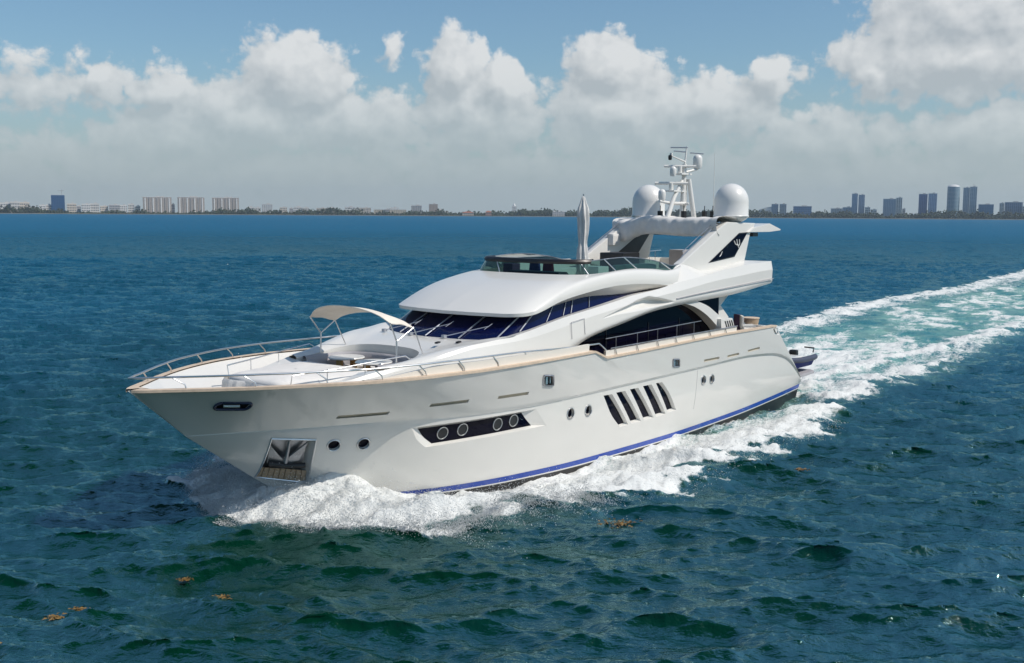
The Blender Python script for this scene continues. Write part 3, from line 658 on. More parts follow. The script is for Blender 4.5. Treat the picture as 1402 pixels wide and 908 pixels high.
for k in range(4): MB().prism([(9.1-.19*k,3.86),(9.02-.19*k,3.86),(8.80-.19*k,3.50),(8.88-.19*k,3.50)], 3.40, 3.435).build('slat', M['black'], vb)
# ---- aft deck furniture is separate; bulwark across the stern
MB().box((4.95, 0, 3.05), (.22, 7.2, .6)).build('stern_bulwark', M['white'], Y, bevel=.03)
MB().prism([(1.9, 2.9), (-2.2, 2.6), (-2.6, 2.2), (-2.6, -2.2), (-2.2, -2.6), (1.9, -2.9)], .22, .36, 'xy').build('swim_platform', M['grey'], Y, bevel=.03)

# ---- fly bridge screen
top = []
for x, y, z in G_:
    h = float(np.interp(x, [11.9, 13, 15, 17, 19.4], [.02, .30, .42, .50, .50])); f = np.clip((x-17)/2, 0, 1)
    top.append((x-.35*f, y-.10-(.0 if y > .3 else -.10), z+h))
sc_ = MB().grid([[(x, y, z-.01) for x, y, z in G_], top]).mirror().build('fly_screen', M['tint'], Y, smooth=60)
MB().tube(top+[(x, -y, z) for x, y, z in reversed(top)][1:], .02, 6).build('top_trim', M['dullsteel'], sc_, smooth=60)
fr_ = [p for p in top if p[0] > 17.9 and p[1] < 2.75]; fr_ = fr_+[(x, -y, z) for x, y, z in reversed(fr_)][1:]
vi = MB().grid([[(x+dx, y*ky, z+dz) for x, y, z in fr_] for dx, ky, dz in ((.10, 1.0, -.12), (.12, 1.02, -.03), (.06, 1.01, .05), (-.18, .97, .06), (-.22, .96, -.01))]).build('visor', M['black'], sc_, smooth=50)
for q in (6, 20, 28, 38):
    for s in (1, -1):
        if s < 0 and q < 30: continue
        a, b = Vector(G_[q]), Vector(top[min(q+4, 59)]); a.y *= s; b.y *= s
        MB().tube([a, b], .025, 6).build('post', M['steel'], sc_, smooth=60)
a, b = Vector(G_[54]), Vector(top[50]); MB().tube([(a.x, -a.y, a.z), (b.x, -b.y, b.z)], .025, 6).build('post', M['steel'], sc_)
# helm: console and two seats
hc = MB().box((18.1, 0, 6.05), (.7, 3.2, .45), taper=.8).build('helm_console', M['black'], Y, bevel=.05)
for y, m_, z in ((-1.05, 'navy', 0), (-.35, 'red', -.02)):
    st = MB().box((17.2, y, 6.10), (.55, .56, .14)).box((17.2, y, 5.95), (.16, .16, .2)).build('helm_seat', M[m_], Y, bevel=.03)
    MB().box((16.95, y, 6.37+z), (.14, .54, .46), taper=.85).build('backrest', M[m_], st, bevel=.04)
MB().box((17.6, -1.75, 6.2), (.5, .5, .6)).build('helm_locker', M['purple'], Y, bevel=.04)
# fly bridge sofas and bar
for c, d in (((14.9, 2.2, 6.02), (3.0, .7, .34)), ((14.6, -2.1, 6.02), (3.6, .7, .34)), ((12.7, -1.4, 6.05), (.8, 1.6, .4))):
    o = MB().box(c, d).build('fly_sofa', M['cushion'], Y, bevel=.06)
    sy = 1 if c[1] > 0 else -1
    MB().box((c[0], c[1]+sy*.28, c[2]+.34), (d[0], .16, .36)).build('backrest', M['cushion'], o, bevel=.05)
MB().box((10.6, -1.2, 6.3), (1.3, 1.3, 1.0)).build('wet_bar', M['black'], Y, bevel=.04)
MB().box((4.75, -1.5, 6.3), (1.0, .8, 1.0)).build('fly_locker', M['grey'], Y, bevel=.03)
o = MB().tube([(7.2, -2.5, 6.7), (4.9, -2.6, 6.75)], .02, 6).build('fly_rail', M['steel'], Y)
for x in (7.0, 6.5, 6.0, 5.5): MB().tube([(x, -2.55, 6.2), (x, -2.55, 6.72)], .015, 6).build('stanchion', M['steel'], o)
MB().tube([(4.7, -.6, 6.2), (4.7, -.6, 6.95)], .02, 6).tube([(4.7, -1.6, 6.62), (4.7, .2, 6.62)], .018, 6).build('ensign_staff', M['steel'], Y)

# ---- radar arch
for s in (1, -1):
    a, b = s*2.45, s*2.80
    P = [(11.95,6.42),(8.35,8.08),(7.94,8.22),(7.39,8.20),(5.29,8.16),(5.6,7.80),(5.76,7.70),(6.25,6.40),(9.96,6.04)]
    leg = MB().prism(P, a, b).build('radar_arch', M['white'], Y, bevel=.045)
    wn = [(9.47,6.46),(6.89,7.68),(6.12,7.71),(7.24,6.66)]
    for q in (0, 1):
        yy = b+s*.008
        k = 1.06 if q == 0 else .97
        cx, cz = sum(p[0] for p in wn)/4, sum(p[1] for p in wn)/4
        MB().prism([(cx+(x-cx)*k, cz+(z-cz)*k) for x, z in wn], yy-s*.004+s*q*.006-s*.364*(s < 0), yy+s*q*.006+s*.004).build('arch_window' if q else 'window_frame', M['glass'] if q else M['black'], leg)
    MB().tube([(x+.06, s*2.62, z+.10) for x, z in ((11.5, 6.64), (9.9, 7.40), (8.5, 8.02))], .022, 6).tube([(x+.10, s*2.50, z+.16) for x, z in ((11.2, 6.78), (9.9, 7.40), (8.5, 8.06))], .02, 6).build('hand_rail', M['dullsteel'], leg)
    MB().prism([(5.55,7.96),(4.03,8.14),(2.86,7.86),(2.9,7.80),(4.0,7.74),(6.1,7.74)], s*2.0, s*2.9).build('arch_fin', M['white'], leg, bevel=.02)
    MB().box((5.15, s*2.5, 7.62), (.5, .5, .18)).build('speaker', M['black'], leg, bevel=.02)
leg = [o for o in bpy.data.objects if o.name.startswith('radar_arch')][0]
def stroke(pts, r=.02): return [(x, 2.822, z) for x, z in pts]
tm = MB()   # three-pronged crest on the arch window
for pts in ([(6.93,7.12),(7.02,7.22),(7.10,7.42)], [(6.90,7.14),(7.22,7.22),(7.34,7.36)], [(6.90,7.14),(6.82,7.24),(6.86,7.42)], [(6.88,7.04),(6.96,7.12)]):
    tm.tube(stroke(pts), .026, 5)
tm.tube(stroke([(8.62,6.68),(8.50,6.76),(8.40,6.90)]), .02, 5)
tm.build('crest', M['white'], leg)
MB().box((6.75, 0, 8.02), (2.1, 5.0, .30)).build('arch_beam', M['white'], Y, bevel=.05)
# canvas tied over the front of the arch
tp = []
ys_ = np.linspace(-2.75, 2.85, 70)
for j, (u, base) in enumerate(zip(np.linspace(0, 1, 14), rs([(6.9,8.22,0),(7.8,8.40,0),(8.6,8.42,0),(8.85,8.32,0),(8.88,8.0,0),(8.85,7.70,0),(8.70,7.60,0)], 14))):
    row = []
    for y in ys_:
        fold = .10*abs(math.sin(y*2.3+u*3.2))-.05+.06*abs(math.sin(y*5.1-u*4.2))+.03*math.sin(y*14.3+u*6)+.04*math.sin(y*3.1+u*9)
        droop = .36*math.exp(-((y+2.2)/.8)**2)*u+.05*math.sin(y*1.3)
        row.append((base[0]+fold*u, y+.06*math.sin(u*7+y*2), base[1]-droop+fold*.5*(1-u)))
    tp.append(row)
MB().grid(tp).build('arch_canvas', M['canvas'], Y, smooth=75)
MB().box((9.3, -2.45, 7.35), (.9, .35, .55), rz=.2).build('rolled_awning', M['canvas'], Y, bevel=.12)
# satellite domes
for s in (1, -1):
    c = (6.65, s*2.25, 8.17); prof = [(.42, 0), (.66, .14), (.80, .27), (.82, .31), (.79, .36), (.79, .95)]+[(.79*math.cos(a), .95+.85*math.sin(a)) for a in np.linspace(.12, 1.5, 12)]
    d = MB().lathe(c, prof, 40).build('satellite_dome', M['dome'], Y, smooth=40)
# ---- mast
ms = MB()
ms.tube([(8.7, 0, 8.1), (8.0, 0, 9.3), (7.3, 0, 10.1)], [.13, .10, .09], 10).tube([(6.6, .32, 8.1), (6.85, .1, 10.2)], [.12, .10], 10).tube([(6.6, -.32, 8.1), (6.85, -.1, 10.2)], [.12, .10], 10).tube([(7.25, .0, 8.1), (7.1, 0, 10.9)], [.14, .10], 10)
mast = ms.tube([(7.1, 0, 10.8), (6.95, 0, 11.72)], [.05, .03], 8).build('mast', M['white'], Y, smooth=50)
wv = Vector((-.643, .766, 0))
def bar_(c, L, r=.07):
    c = Vector(c); o = MB().tube([c-wv*L/2, c+wv*L/2], r, 8).tube([c+Vector((0, 0, -.32)), c], .11, 10).build('radar_scanner', M['white'], mast, smooth=50)
bar_((7.85, -.25, 9.98), 1.55); bar_((7.35, -.1, 10.78), 1.5, .06)
MB().box((7.6, -.15, 9.62), (1.1, .5, .08)).build('scanner_shelf', M['white'], mast, bevel=.02)
MB().box((7.2, -.05, 10.42), (.9, .5, .08)).build('scanner_shelf', M['white'], mast, bevel=.02)
MB().tube([(7.1, .1, 9.05), (8.1, -.1, 9.05), (8.75, -.3, 9.15)], [.09, .08, .06], 8).tube([(7.1, 0, 8.95), (7.6, .5, 9.05), (7.9, .7, 9.0)], [.09, .07, .05], 8).build('spreader', M['white'], mast, smooth=50)
def smalldome(c, r): MB().lathe(c, [(r*.75, 0), (r, .1), (r, .35*r/.17)]+[(r*math.cos(a), .35*r/.17+r*math.sin(a)) for a in np.linspace(.2, 1.5, 7)], 18).build('small_dome', M['dome'], mast, smooth=40)
smalldome((8.55, -.3, 9.18), .17); smalldome((7.95, -.1, 10.30), .15); smalldome((6.35, .25, 10.70), .22)
MB().tube([(7.1, 0, 10.5), (6.35, .25, 10.68)], .06, 8).tube([(7.1, 0, 11.0), (7.9, -.25, 11.25)], [.05, .03], 8).box((7.9, -.25, 11.3), (.1, .1, .16)).build('spreader', M['white'], mast, smooth=50)
MB().tube([Vector((6.97, 0, 11.66))-wv*.75, Vector((6.97, 0, 11.66))+wv*.05], .03, 6).tube([Vector((6.97, 0, 11.5))-wv*.6, Vector((6.97, 0, 11.45))], .03, 6).tube([Vector((6.8, .1, 11.42)), Vector((6.6, .7, 11.36))], .025, 6).build('wind_vane', M['dullsteel'], mast)
MB().lathe((8.0, -.25, 11.05), [(.07, 0), (.09, .08), (.09, .2), (.03, .24)], 10).build('nav_light', M['black'], mast)
MB().tube([(5.9, .9, 8.2), (5.9, .9, 11.45)], [.022, .008], 6).build('whip_antenna', M['white'], mast)
for x, y in ((8.2, -.6), (8.0, .55), (6.2, .6), (6.3, 1.1)): MB().box((x, y, 8.45), (.18, .18, .5)).tube([(x, y, 8.6), (x, y, 8.95)], .02, 6).build('horn', M['black'], mast)
# deck hatches and panel outlines
for x, y in ((25.0, 2.15), (25.6, 1.75)): MB().box((x, y, 4.21), (.30, .10, .05), rz=.4).build('air_vent', M['black'], Y)
for pts in ([(20.38,4.63),(19.58,4.71),(19.57,4.12)], [(20.38,4.63),(20.37,4.02)]):
    MB().tube([(x, float(np.interp(z, [4.0, 4.45, 4.75], [3.462, 3.445, 3.412])), z) for x, z in pts], .010, 4).build('hatch_seam', M['grey'], Y)

# ================================================================== things carried by the yacht
CA, SA = math.cos(R(230)), math.sin(R(230))
def W3(x, y, z): return (OX+x*CA-y*SA, OY+x*SA+y*CA, WL+z)
um = empty('furled_parasol', W3(16.5, 1.05, 5.86), R(230)); tag(um, 'furled white canvas parasol standing upright behind the flybridge windscreen', 'parasol')
pr = [(.10, .25), (.17, .35), (.21, .75), (.19, 1.2), (.15, 1.5), (.19, 1.9), (.215, 2.5), (.20, 2.85), (.12, 3.1), (.06, 3.32), (.02, 3.38)]
cv = MB(); n = 36; rows_ = []
for r_, z in rs([(a, b, 0) for a, b in pr], 40) and [(p[0], p[1]) for p in rs([(a, b, 0) for a, b in pr], 40)]:
    rows_.append([((r_*(1+.20*math.sin(k*6.28319/n*7+z*.9)+.06*math.sin(k*6.28319/n*15-z*3)))*math.cos(k*6.28319/n)+.02*math.sin(z*2.1), (r_*(1+.20*math.sin(k*6.28319/n*7+z*.9)))*math.sin(k*6.28319/n), z) for k in range(n)])
cv.grid(rows_, close=True); cv.build('canopy', M['canvas'], um, smooth=60)
MB().tube([(0, 0, 0), (0, 0, 3.46)], .03, 8).build('pole', M['dullsteel'], um); MB().lathe((0, 0, 0), [(.26, 0), (.26, .06), (.05, .12)], 16).build('base', M['black'], um)
# tender carried on the stern platform
td = empty('tender', W3(-.55, 1.75, .42), R(230)); tag(td, 'small dark navy tender carried behind the yacht stern', 'tender')
def hs(x): return float(np.interp(x, [-1.9, -1.6, 0, 1.2, 1.9], [.78, .86, .9, .7, .1]))
xq = np.linspace(-1.9, 1.9, 24)
tb = MB().grid([[(x, 0, .05+.1*max(0, x)) for x in xq], [(x, hs(x)*.75, .22+.08*max(0, x)) for x in xq], [(x, hs(x), .62+.06*max(0, x)) for x in xq], [(x, hs(x)*.9, .66+.06*max(0, x)) for x in xq], [(x, hs(x)*.85, .45) for x in xq], [(x, 0, .42) for x in xq]]).mirror()
tb.build('hull', M['navy'], td, smooth=40)
M['navytube'] = mat('slate_tube', (.05, .055, .09), .5)
tbb = MB().tube([(x, hs(x)*.96, .66+.06*max(0, x)) for x in xq], .15, 10).mirror(); tbb.build('tube', M['navytube'], td, smooth=60)
MB().box((-.2, 0, .68), (1.6, 1.1, .22), taper=.9).build('console', M['white'], td, bevel=.05)
MB().box((-1.55, -.3, .72), (.34, .4, .5)).build('outboard', M['black'], td, bevel=.08)
MB().tube([(-1.75, .7, .9), (-1.85, .7, 1.12), (-1.75, .2, 1.14)], .04, 8).build('grab_handle', M['black'], td, smooth=60)
# aft deck chairs
def chair(x, y, rz, cush, frame, label):
    c = empty('deck_chair', W3(x, y, DECKZ), R(230)+rz); tag(c, label, 'chair', 'chairs on the aft deck')
    MB().box((0, 0, .42), (.62, .62, .14)).build('seat', M[cush], c, bevel=.03)
    MB().box((-.30, 0, .78), (.12, .62, .58)).build('backrest', M[cush], c, bevel=.04)
    for s in (1, -1):
        MB().box((0, s*.34, .60), (.6, .07, .07)).build('armrest', M[frame], c, bevel=.015)
        for q in (1, -1): MB().box((q*.27, s*.32, .29), (.06, .06, .58)).build('leg', M[frame], c)
chair(5.35, 2.35, 2.6, 'purple', 'white', 'dark purple cushioned deck chair with white frame beside the arch pillar')
chair(5.9, 2.9, 2.2, 'canvas', 'white', 'white cushioned deck chair in front of the dark purple chair')
MBt = empty('side_table', W3(4.55, 2.3, DECKZ), R(230)); tag(MBt, 'beige wicker tub table on the aft deck near the stern', 'table')
MB().lathe((0, 0, 0), [(.30, 0), (.34, .3), (.42, .8), (.40, .82)], 20).build('tub', M['wicker'], MBt, smooth=40); MB().lathe((0, 0, .82), [(.44, 0), (.44, .04), (.02, .05)], 20).build('table_top', M['teak'], MBt)
HAZE = True

# ================================================================== THE SEA
def ocean_tile(N, L, lpk, wdir, seed, small=.0):
    r_ = np.random.default_rng(seed)
    k = 2*np.pi*np.fft.fftfreq(N, L/N); KX, KY = np.meshgrid(k, k, indexing='ij'); K = np.hypot(KX, KY); K[0, 0] = 1e-6
    l = lpk/(2*np.pi)
    Pk = np.exp(-1/(K*l)**2)/K**3.9; c = (KX*math.cos(wdir)+KY*math.sin(wdir))/K
    Pk *= (np.abs(c)**9*np.where(c < 0, .1, 1)+.015); Pk[0, 0] = 0
    h = np.sqrt(Pk)*(r_.normal(size=(N, N))+1j*r_.normal(size=(N, N)))
    H = np.real(np.fft.ifft2(h)); s = H.std(); H = H/s
    DX = np.real(np.fft.ifft2(-1j*KX/K*h))/s; DY = np.real(np.fft.ifft2(-1j*KY/K*h))/s
    return H, DX, DY
def sample(T_, L, x, y):
    N = T_.shape[0]; a = (x/L*N) % N; b = (y/L*N) % N; i = a.astype(int) % N; j = b.astype(int) % N; fa = a-np.floor(a); fb = b-np.floor(b); i2 = (i+1) % N; j2 = (j+1) % N
    return T_[i, j]*(1-fa)*(1-fb)+T_[i2, j]*fa*(1-fb)+T_[i, j2]*(1-fa)*fb+T_[i2, j2]*fa*fb
WD = R(-100)
T1 = ocean_tile(512, 71.0, 6.5, WD, 3); T2 = ocean_tile(512, 37.0, 2.6, WD+.35-.6, 5); T3 = ocean_tile(512, 15.0, 1.05, WD-.3-1.1, 9)
def smooth(a, lo, hi): t = np.clip((a-lo)/(hi-lo), 0, 1); return t*t*(3-2*t)
def loc_uv(X, Yy):
    dx, dy = X-OX, Yy-OY; return dx*CA+dy*SA, -dx*SA+dy*CA
HWX = [-50, -5, 1.2, 1.3, 8, 15, 20, 25, 27, 28.5, 29.6, 30.4, 31]; HWY = [0, 0, 0, 3.4, 3.46, 3.46, 3.4, 2.85, 2.3, 1.55, .9, .1, 0]
POX = [-400, -150, -80, -39.8, -17.1, -7.3, 2.5, 8.8, 14.4, 18.6, 22.2, 24.5, 26.6, 27.7, 29.3, 30.9, 31.8, 32.5, 33.1]
POY = [12, 6, 4.0, 3.4, 6.1, 6.0, 6.8, 8.7, 8.6, 9.0, 9.0, 8.0, 7.1, 6.5, 6.5, 6.2, 4.4, 2.8, .6]
SOX = [-400, -148, -90, -65, -48, -31, -15, 0, 12, 22, 27, 29.5, 31.5, 32.6, 33.2]
SOY = [38, 25.6, 19, 18.7, 17, 14, 12, 10.5, 10, 9, 7.6, 6.0, 4.2, 2.4, .4]
_n = ocean_tile(256, 24.0, 3.2, 0.3, 21)[0]; _n2 = ocean_tile(256, 9.0, 1.2, 1.3, 22)[0]; _n3 = ocean_tile(256, 60.0, 12., 2.3, 23)[0]
def wake(u, v):
    """foam density, aerated-water amount and height of the wake at boat coordinates"""
    hw = np.interp(u, HWX, HWY); po = np.interp(u, POX, POY); so = np.interp(u, SOX, SOY)
    n1 = sample(_n, 24., u, v*1.4); n2 = sample(_n2, 9., u, v); n3 = sample(_n3, 60., u*.6, v)
    edge = po+.5*n1+.25*n2; inside = smooth(edge-v, -.35, 1.7)*(v > -.2)
    infr = smooth(33.6-u, 0, .7); aft = smooth(2.5-u, 0, 4.)
    # port bow wave and its trailing band
    dense = np.interp(u, [-60, -25, -8, 4, 12, 20, 26, 30, 33.4], [.36, .42, .56, .74, .86, .95, 1.02, 1.08, 1.0])
    gap = np.interp(u, [-3, 3, 9, 17, 22, 25], [0, .28, .26, .12, .02, 0])*(1-smooth(v-hw, .3, 2.6))*(v > 0)
    f = inside*infr*(dense-gap)
    ridge = np.exp(-((v-(po-1.4-.25*n1))/(.9+.02*np.maximum(0, -u)))**2)*np.interp(u, [-90, -45, -10, 5, 25, 31], [.2, .30, .26, .25, .15, .0])*(v > 0)
    f = f+ridge*inside
    # starboard side
    es = so+.5*n1+.2*n2; ins = smooth(es+v, -.2, .9)*(v <= 0)*smooth(33.4-u, 0, .6)
    sband = np.exp(-((-v-(so-1.6))/(1.5+.02*np.maximum(0, -u)))**2)
    fs = ins*(np.interp(u, [-150, -60, -10, 10, 24, 30, 33], [.22, .27, .32, .40, .8, 1.0, 1.0]) + sband*np.interp(u, [-150, -60, 0, 10], [.50, .48, .42, .2]))
    f = np.maximum(f, fs)
    # wash behind the stern
    wid = np.interp(-u, [-2, 0, 10, 40, 90, 200], [3.4, 4.0, 5.6, 8.0, 11, 15]); cen = np.interp(-u, [0, 20, 45, 100, 200], [-.3, -2.2, -5.0, -7.5, -9])
    wash = np.exp(-(np.abs(v-cen)/wid)**3)*aft
    f = np.maximum(f, wash*(np.interp(-u, [0, 6, 20, 60, 150], [.86, .68, .55, .48, .40])+.18*n3+.08*n1))
    rg = np.interp(-u, [-1, 5, 12, 22, 50, 120], [2.8, 1.2, .9, 1.8, .8, -1]); rdg = np.exp(-((v-rg-.3*n1)/(.8+.012*np.maximum(-u, 0)))**2)*aft
    f = np.maximum(f, rdg*np.interp(-u, [0, 4, 30, 70, 140], [.7, .98, .92, .6, .3]))
    aer = wash*np.interp(-u, [0, 30, 90, 200], [1, .9, .7, .3])*np.clip(.85+.25*n3, 0, 1)+.3*np.maximum(inside*infr, ins)*(u < 28)
    aer = np.maximum(aer, .75*np.exp(-((u+2.5)/2.5)**2-((v-3.0)/1.1)**2))
    # heights
    out = np.maximum(v-hw, 0)
    h = .95*np.exp(-((u-30.2)/1.55)**2)*np.exp(-(out/2.3)**2)*(v > 0)*smooth(33.2-u, 0, 1.6)
    h += .32*np.exp(-((v-(po-1.7))/1.3)**2)*np.interp(u, [-60, -20, 5, 18, 27, 31.5, 33], [.15, .35, .7, 1.0, .9, .6, 0])*(v > 0)
    h -= np.exp(-((out-.5)/1.1)**2)*np.interp(u, [-4, 4, 16, 21, 25, 27.6], [.08, .22, .30, .48, .42, 0])*(v > 0)
    outs = np.maximum(-v-hw, 0)
    h += 1.0*np.exp(-((u-30.2)/1.9)**2)*np.exp(-(outs/2.2)**2)*(v <= 0)*smooth(33.2-u, 0, 1.6)
    h += .35*np.exp(-((-v-(so-1.5))/1.3)**2)*np.interp(u, [-150, -40, 10, 28, 33], [.25, .6, 1, .9, 0])*(v <= 0)
    h += .22*rdg*np.interp(-u, [0, 6, 40, 120], [.4, 1, .8, .2])
    rough = np.clip(f, 0, 1)
    h += rough*(.075*n1+.06*n2)*np.interp(u, [-60, -10, 20, 27, 33], [.5, .6, .8, 1.0, 1.1])
    calm = 1-.45*wash
    return np.clip(f, 0, 1.1), np.clip(aer, 0, 1), h, calm
ang = np.r_[np.linspace(-180, -33, 50, endpoint=False), np.linspace(-33, 33, 720), np.linspace(33, 180, 51)[1:]]
ang = ang[:-1]
rad = np.r_[[1.5, 5, 9, 13], 16*np.exp(np.arange(0, 620)*.0043), ]
rad = np.r_[rad, rad[-1]*np.exp(np.arange(1, 230)*.0139)]
A, RR = np.meshgrid(np.radians(ang), rad); X0 = RR*np.sin(A); Y0 = RR*np.cos(A)
fade = 1-.4*smooth(RR, 300, 1500)
h1, dx1, dy1 = (sample(t, 71., X0, Y0) for t in T1); h2, dx2, dy2 = (sample(t, 37., X0*math.cos(.6)+Y0*math.sin(.6), -X0*math.sin(.6)+Y0*math.cos(.6)) for t in T2)
h3, dx3, dy3 = (sample(t, 15., X0*math.cos(1.1)+Y0*math.sin(1.1), -X0*math.sin(1.1)+Y0*math.cos(1.1)) for t in T3)
U, Vv = loc_uv(X0, Y0); foam, aer, hk, calm = wake(U, Vv)
amp1, amp2, amp3 = .115*fade*calm, .050*fade*calm, .015*calm*(1-smooth(RR, 60, 160))
Zw = h1*amp1+h2*amp2+h3*amp3+hk; c6, s6 = math.cos(.6), math.sin(.6)
Xw = X0-1.25*dx1*amp1-1.2*amp2*(dx2*c6-dy2*s6); Yw = Y0-1.25*dy1*amp1-1.2*amp2*(dx2*s6+dy2*c6)
whitecap = np.zeros_like(Zw)
nA, nR = len(ang), len(rad)
co = np.stack([Xw, Yw, Zw], -1).reshape(-1, 3)
i, j = np.meshgrid(np.arange(nR-1), np.arange(nA), indexing='ij'); jn = (j+1) % nA
quad = np.stack([i*nA+j, i*nA+jn, (i+1)*nA+jn, (i+1)*nA+j], -1).reshape(-1, 4)
def np_mesh(name, co, faces, k):
    me = bpy.data.meshes.new(name); me.vertices.add(len(co)); me.vertices.foreach_set('co', np.asarray(co, np.float32).ravel())
    me.loops.add(faces.size); me.loops.foreach_set('vertex_index', faces.astype(np.int32).ravel())
    me.polygons.add(len(faces)); me.polygons.foreach_set('loop_start', np.arange(0, faces.size, k, dtype=np.int32))
    me.update(calc_edges=True); return me
wm = np_mesh('water', co, quad[:, ::-1], 4)
wm.polygons.foreach_set('use_smooth', [True]*len(wm.polygons))
for nm, ar_ in (('foam', foam), ('aer', aer)):
    at = wm.attributes.new(nm, 'FLOAT', 'POINT'); at.data.foreach_set('value', ar_.astype(np.float32).ravel())
# water shader
wmat = bpy.data.materials.new('sea_water'); wmat.use_nodes = True; t = NT(wmat.node_tree); t.n.remove(t.n['Principled BSDF'])
geo = t.add('ShaderNodeNewGeometry').outputs['Position']
def attr(n): nd = t.add('ShaderNodeAttribute', attribute_name=n); return nd.outputs['Fac']
def mapped(sc, rz): nd = t.add('ShaderNodeMapping'); t.l.new(geo, nd.inputs[0]); nd.inputs['Rotation'].default_value = (0, 0, rz); nd.inputs['Scale'].default_value = sc; return nd.outputs[0]
wv1 = mapped((.6, 1, .3), .15); wv2 = mapped((.42, 1.0, .3), .12)
big = t.noise(geo, .012, 4, .55)
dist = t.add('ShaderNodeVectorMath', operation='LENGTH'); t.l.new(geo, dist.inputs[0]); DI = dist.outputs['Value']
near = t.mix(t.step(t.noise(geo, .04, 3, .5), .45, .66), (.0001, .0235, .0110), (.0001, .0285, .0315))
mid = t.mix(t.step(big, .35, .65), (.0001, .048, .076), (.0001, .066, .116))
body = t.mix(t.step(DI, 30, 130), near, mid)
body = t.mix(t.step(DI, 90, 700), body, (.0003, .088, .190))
aerc = t.mix(t.step(t.noise(geo, .35, 4, .6), .35, .65), (.06, .24, .22), (.26, .44, .35))
mp1 = mapped((1, 1, 1), R(-230)); mp2 = t.add('ShaderNodeMapping'); t.l.new(mp1, mp2.inputs[0]); mp2.inputs['Scale'].default_value = (.42, 1, 1)
fn0 = t.noise(mp2.outputs[0], .75, 9, .66, Distortion=.8)
body = t.mix(t.m('MULTIPLY', attr('aer'), .92), body, aerc)
b1 = t.noise(wv2, 1.1, 5, .62); b2 = t.noise(wv1, 5.5, 4, .6)
hgt = t.m('ADD', t.m('MULTIPLY', b1, t.step(DI, 25, 300, .08, .85)), t.m('MULTIPLY', b2, .052))
bmp = t.add('ShaderNodeBump'); bmp.inputs['Strength'].default_value = 1.0; bmp.inputs['Distance'].default_value = 1.0; t.l.new(hgt, bmp.inputs['Height'])
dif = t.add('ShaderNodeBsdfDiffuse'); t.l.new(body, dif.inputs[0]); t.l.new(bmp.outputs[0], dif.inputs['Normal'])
glo = t.add('ShaderNodeBsdfGlossy'); t.l.new(bmp.outputs[0], glo.inputs['Normal']); glo.inputs[0].default_value = (.60, .93, .98, 1); t.l.new(t.step(DI, 40, 900, .05, .16), glo.inputs['Roughness'])
fr_n = t.add('ShaderNodeFresnel'); fr_n.inputs[0].default_value = 1.333; t.l.new(bmp.outputs[0], fr_n.inputs['Normal'])
# only the steeply grazed facets mirror the sky; far off, wave shadowing keeps the sea from mirroring the horizon
cap_ = t.m('MULTIPLY', t.m('MAXIMUM', t.m('SUBTRACT', fr_n.outputs[0], t.step(DI, 30, 300, .24, .09)), 0.0), t.step(DI, 30, 600, .70, .46)); cap_ = t.m('MINIMUM', t.m('ADD', cap_, .012), t.step(DI, 25, 500, .36, .20))
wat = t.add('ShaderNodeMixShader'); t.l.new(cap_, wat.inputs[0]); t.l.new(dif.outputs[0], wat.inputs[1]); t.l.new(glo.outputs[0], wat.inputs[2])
# foam: lacy where thin, solid where thick
fa_ = attr('foam')
vor = t.add('ShaderNodeTexVoronoi', feature='DISTANCE_TO_EDGE'); t.l.new(mapped((.9, 1.2, 1), R(50)), vor.inputs['Vector']); vor.inputs['Scale'].default_value = 1.1; vor.inputs['Detail'].default_value = 3; vor.inputs['Roughness'].default_value = .6
lace = t.m('SUBTRACT', .30, vor.outputs['Distance'])
fnn = t.m('ADD', t.m('MULTIPLY', t.m('SUBTRACT', fn0, .5), 1.55), t.m('MULTIPLY', lace, .35))
fine = t.m('MULTIPLY', t.m('SUBTRACT', t.noise(geo, 7., 4, .65), .5), .85)
val = t.m('ADD', t.m('SUBTRACT', t.m('MULTIPLY', fa_, 1.15), .62), t.m('ADD', fnn, fine))
ff = t.m('MULTIPLY', t.step(val, -.05, .38), t.step(fa_, .12, .36))
fb_ = t.add('ShaderNodeBsdfDiffuse'); fbn = t.add('ShaderNodeBump'); fbn.inputs['Strength'].default_value = .8; fbn.inputs['Distance'].default_value = .5
t.l.new(t.m('ADD', t.m('MULTIPLY', fn0, .5), t.m('MULTIPLY', t.noise(geo, 4.5, 6, .7), .12)), fbn.inputs['Height']); t.l.new(fbn.outputs[0], fb_.inputs['Normal']); fb_.inputs[0].default_value = (.70, .715, .70, 1)
mx = t.add('ShaderNodeMixShader'); t.l.new(ff, mx.inputs[0]); t.l.new(wat.outputs[0], mx.inputs[1]); t.l.new(fb_.outputs[0], mx.inputs[2])
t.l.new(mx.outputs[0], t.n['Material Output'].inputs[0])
water = link('water', wm, wmat); tag(water, 'choppy deep blue-green bay water with a white foaming wake', 'water', kind='structure')

# ---- spray thrown up by the bow
def drops(name, P, size, label):
    n = len(P); tet = np.array([[1,1,1],[1,-1,-1],[-1,1,-1],[-1,-1,1]], float)*.6
    q = rng.normal(size=(n, 4)); q /= np.linalg.norm(q, axis=1)[:, None]; a, b, c, d = q.T
    Rm = np.stack([1-2*(c*c+d*d), 2*(b*c-a*d), 2*(b*d+a*c), 2*(b*c+a*d), 1-2*(b*b+d*d), 2*(c*d-a*b), 2*(b*d-a*c), 2*(c*d+a*b), 1-2*(b*b+c*c)], -1).reshape(n, 3, 3)
    Vt = P[:, None, :]+np.einsum('nij,kj->nki', Rm, tet)*size[:, None, None]
    f = (np.arange(n)*4)[:, None, None]+np.array([[0,1,2],[0,3,1],[0,2,3],[1,3,2]])[None]
    me = np_mesh(name, Vt.reshape(-1, 3), f.reshape(-1, 3), 3)
    o = link(name, me, M['spray']); tag(o, label, 'spray', kind='stuff'); return o
M['spray'] = mat('spray_white', (.66, .68, .69), .6)
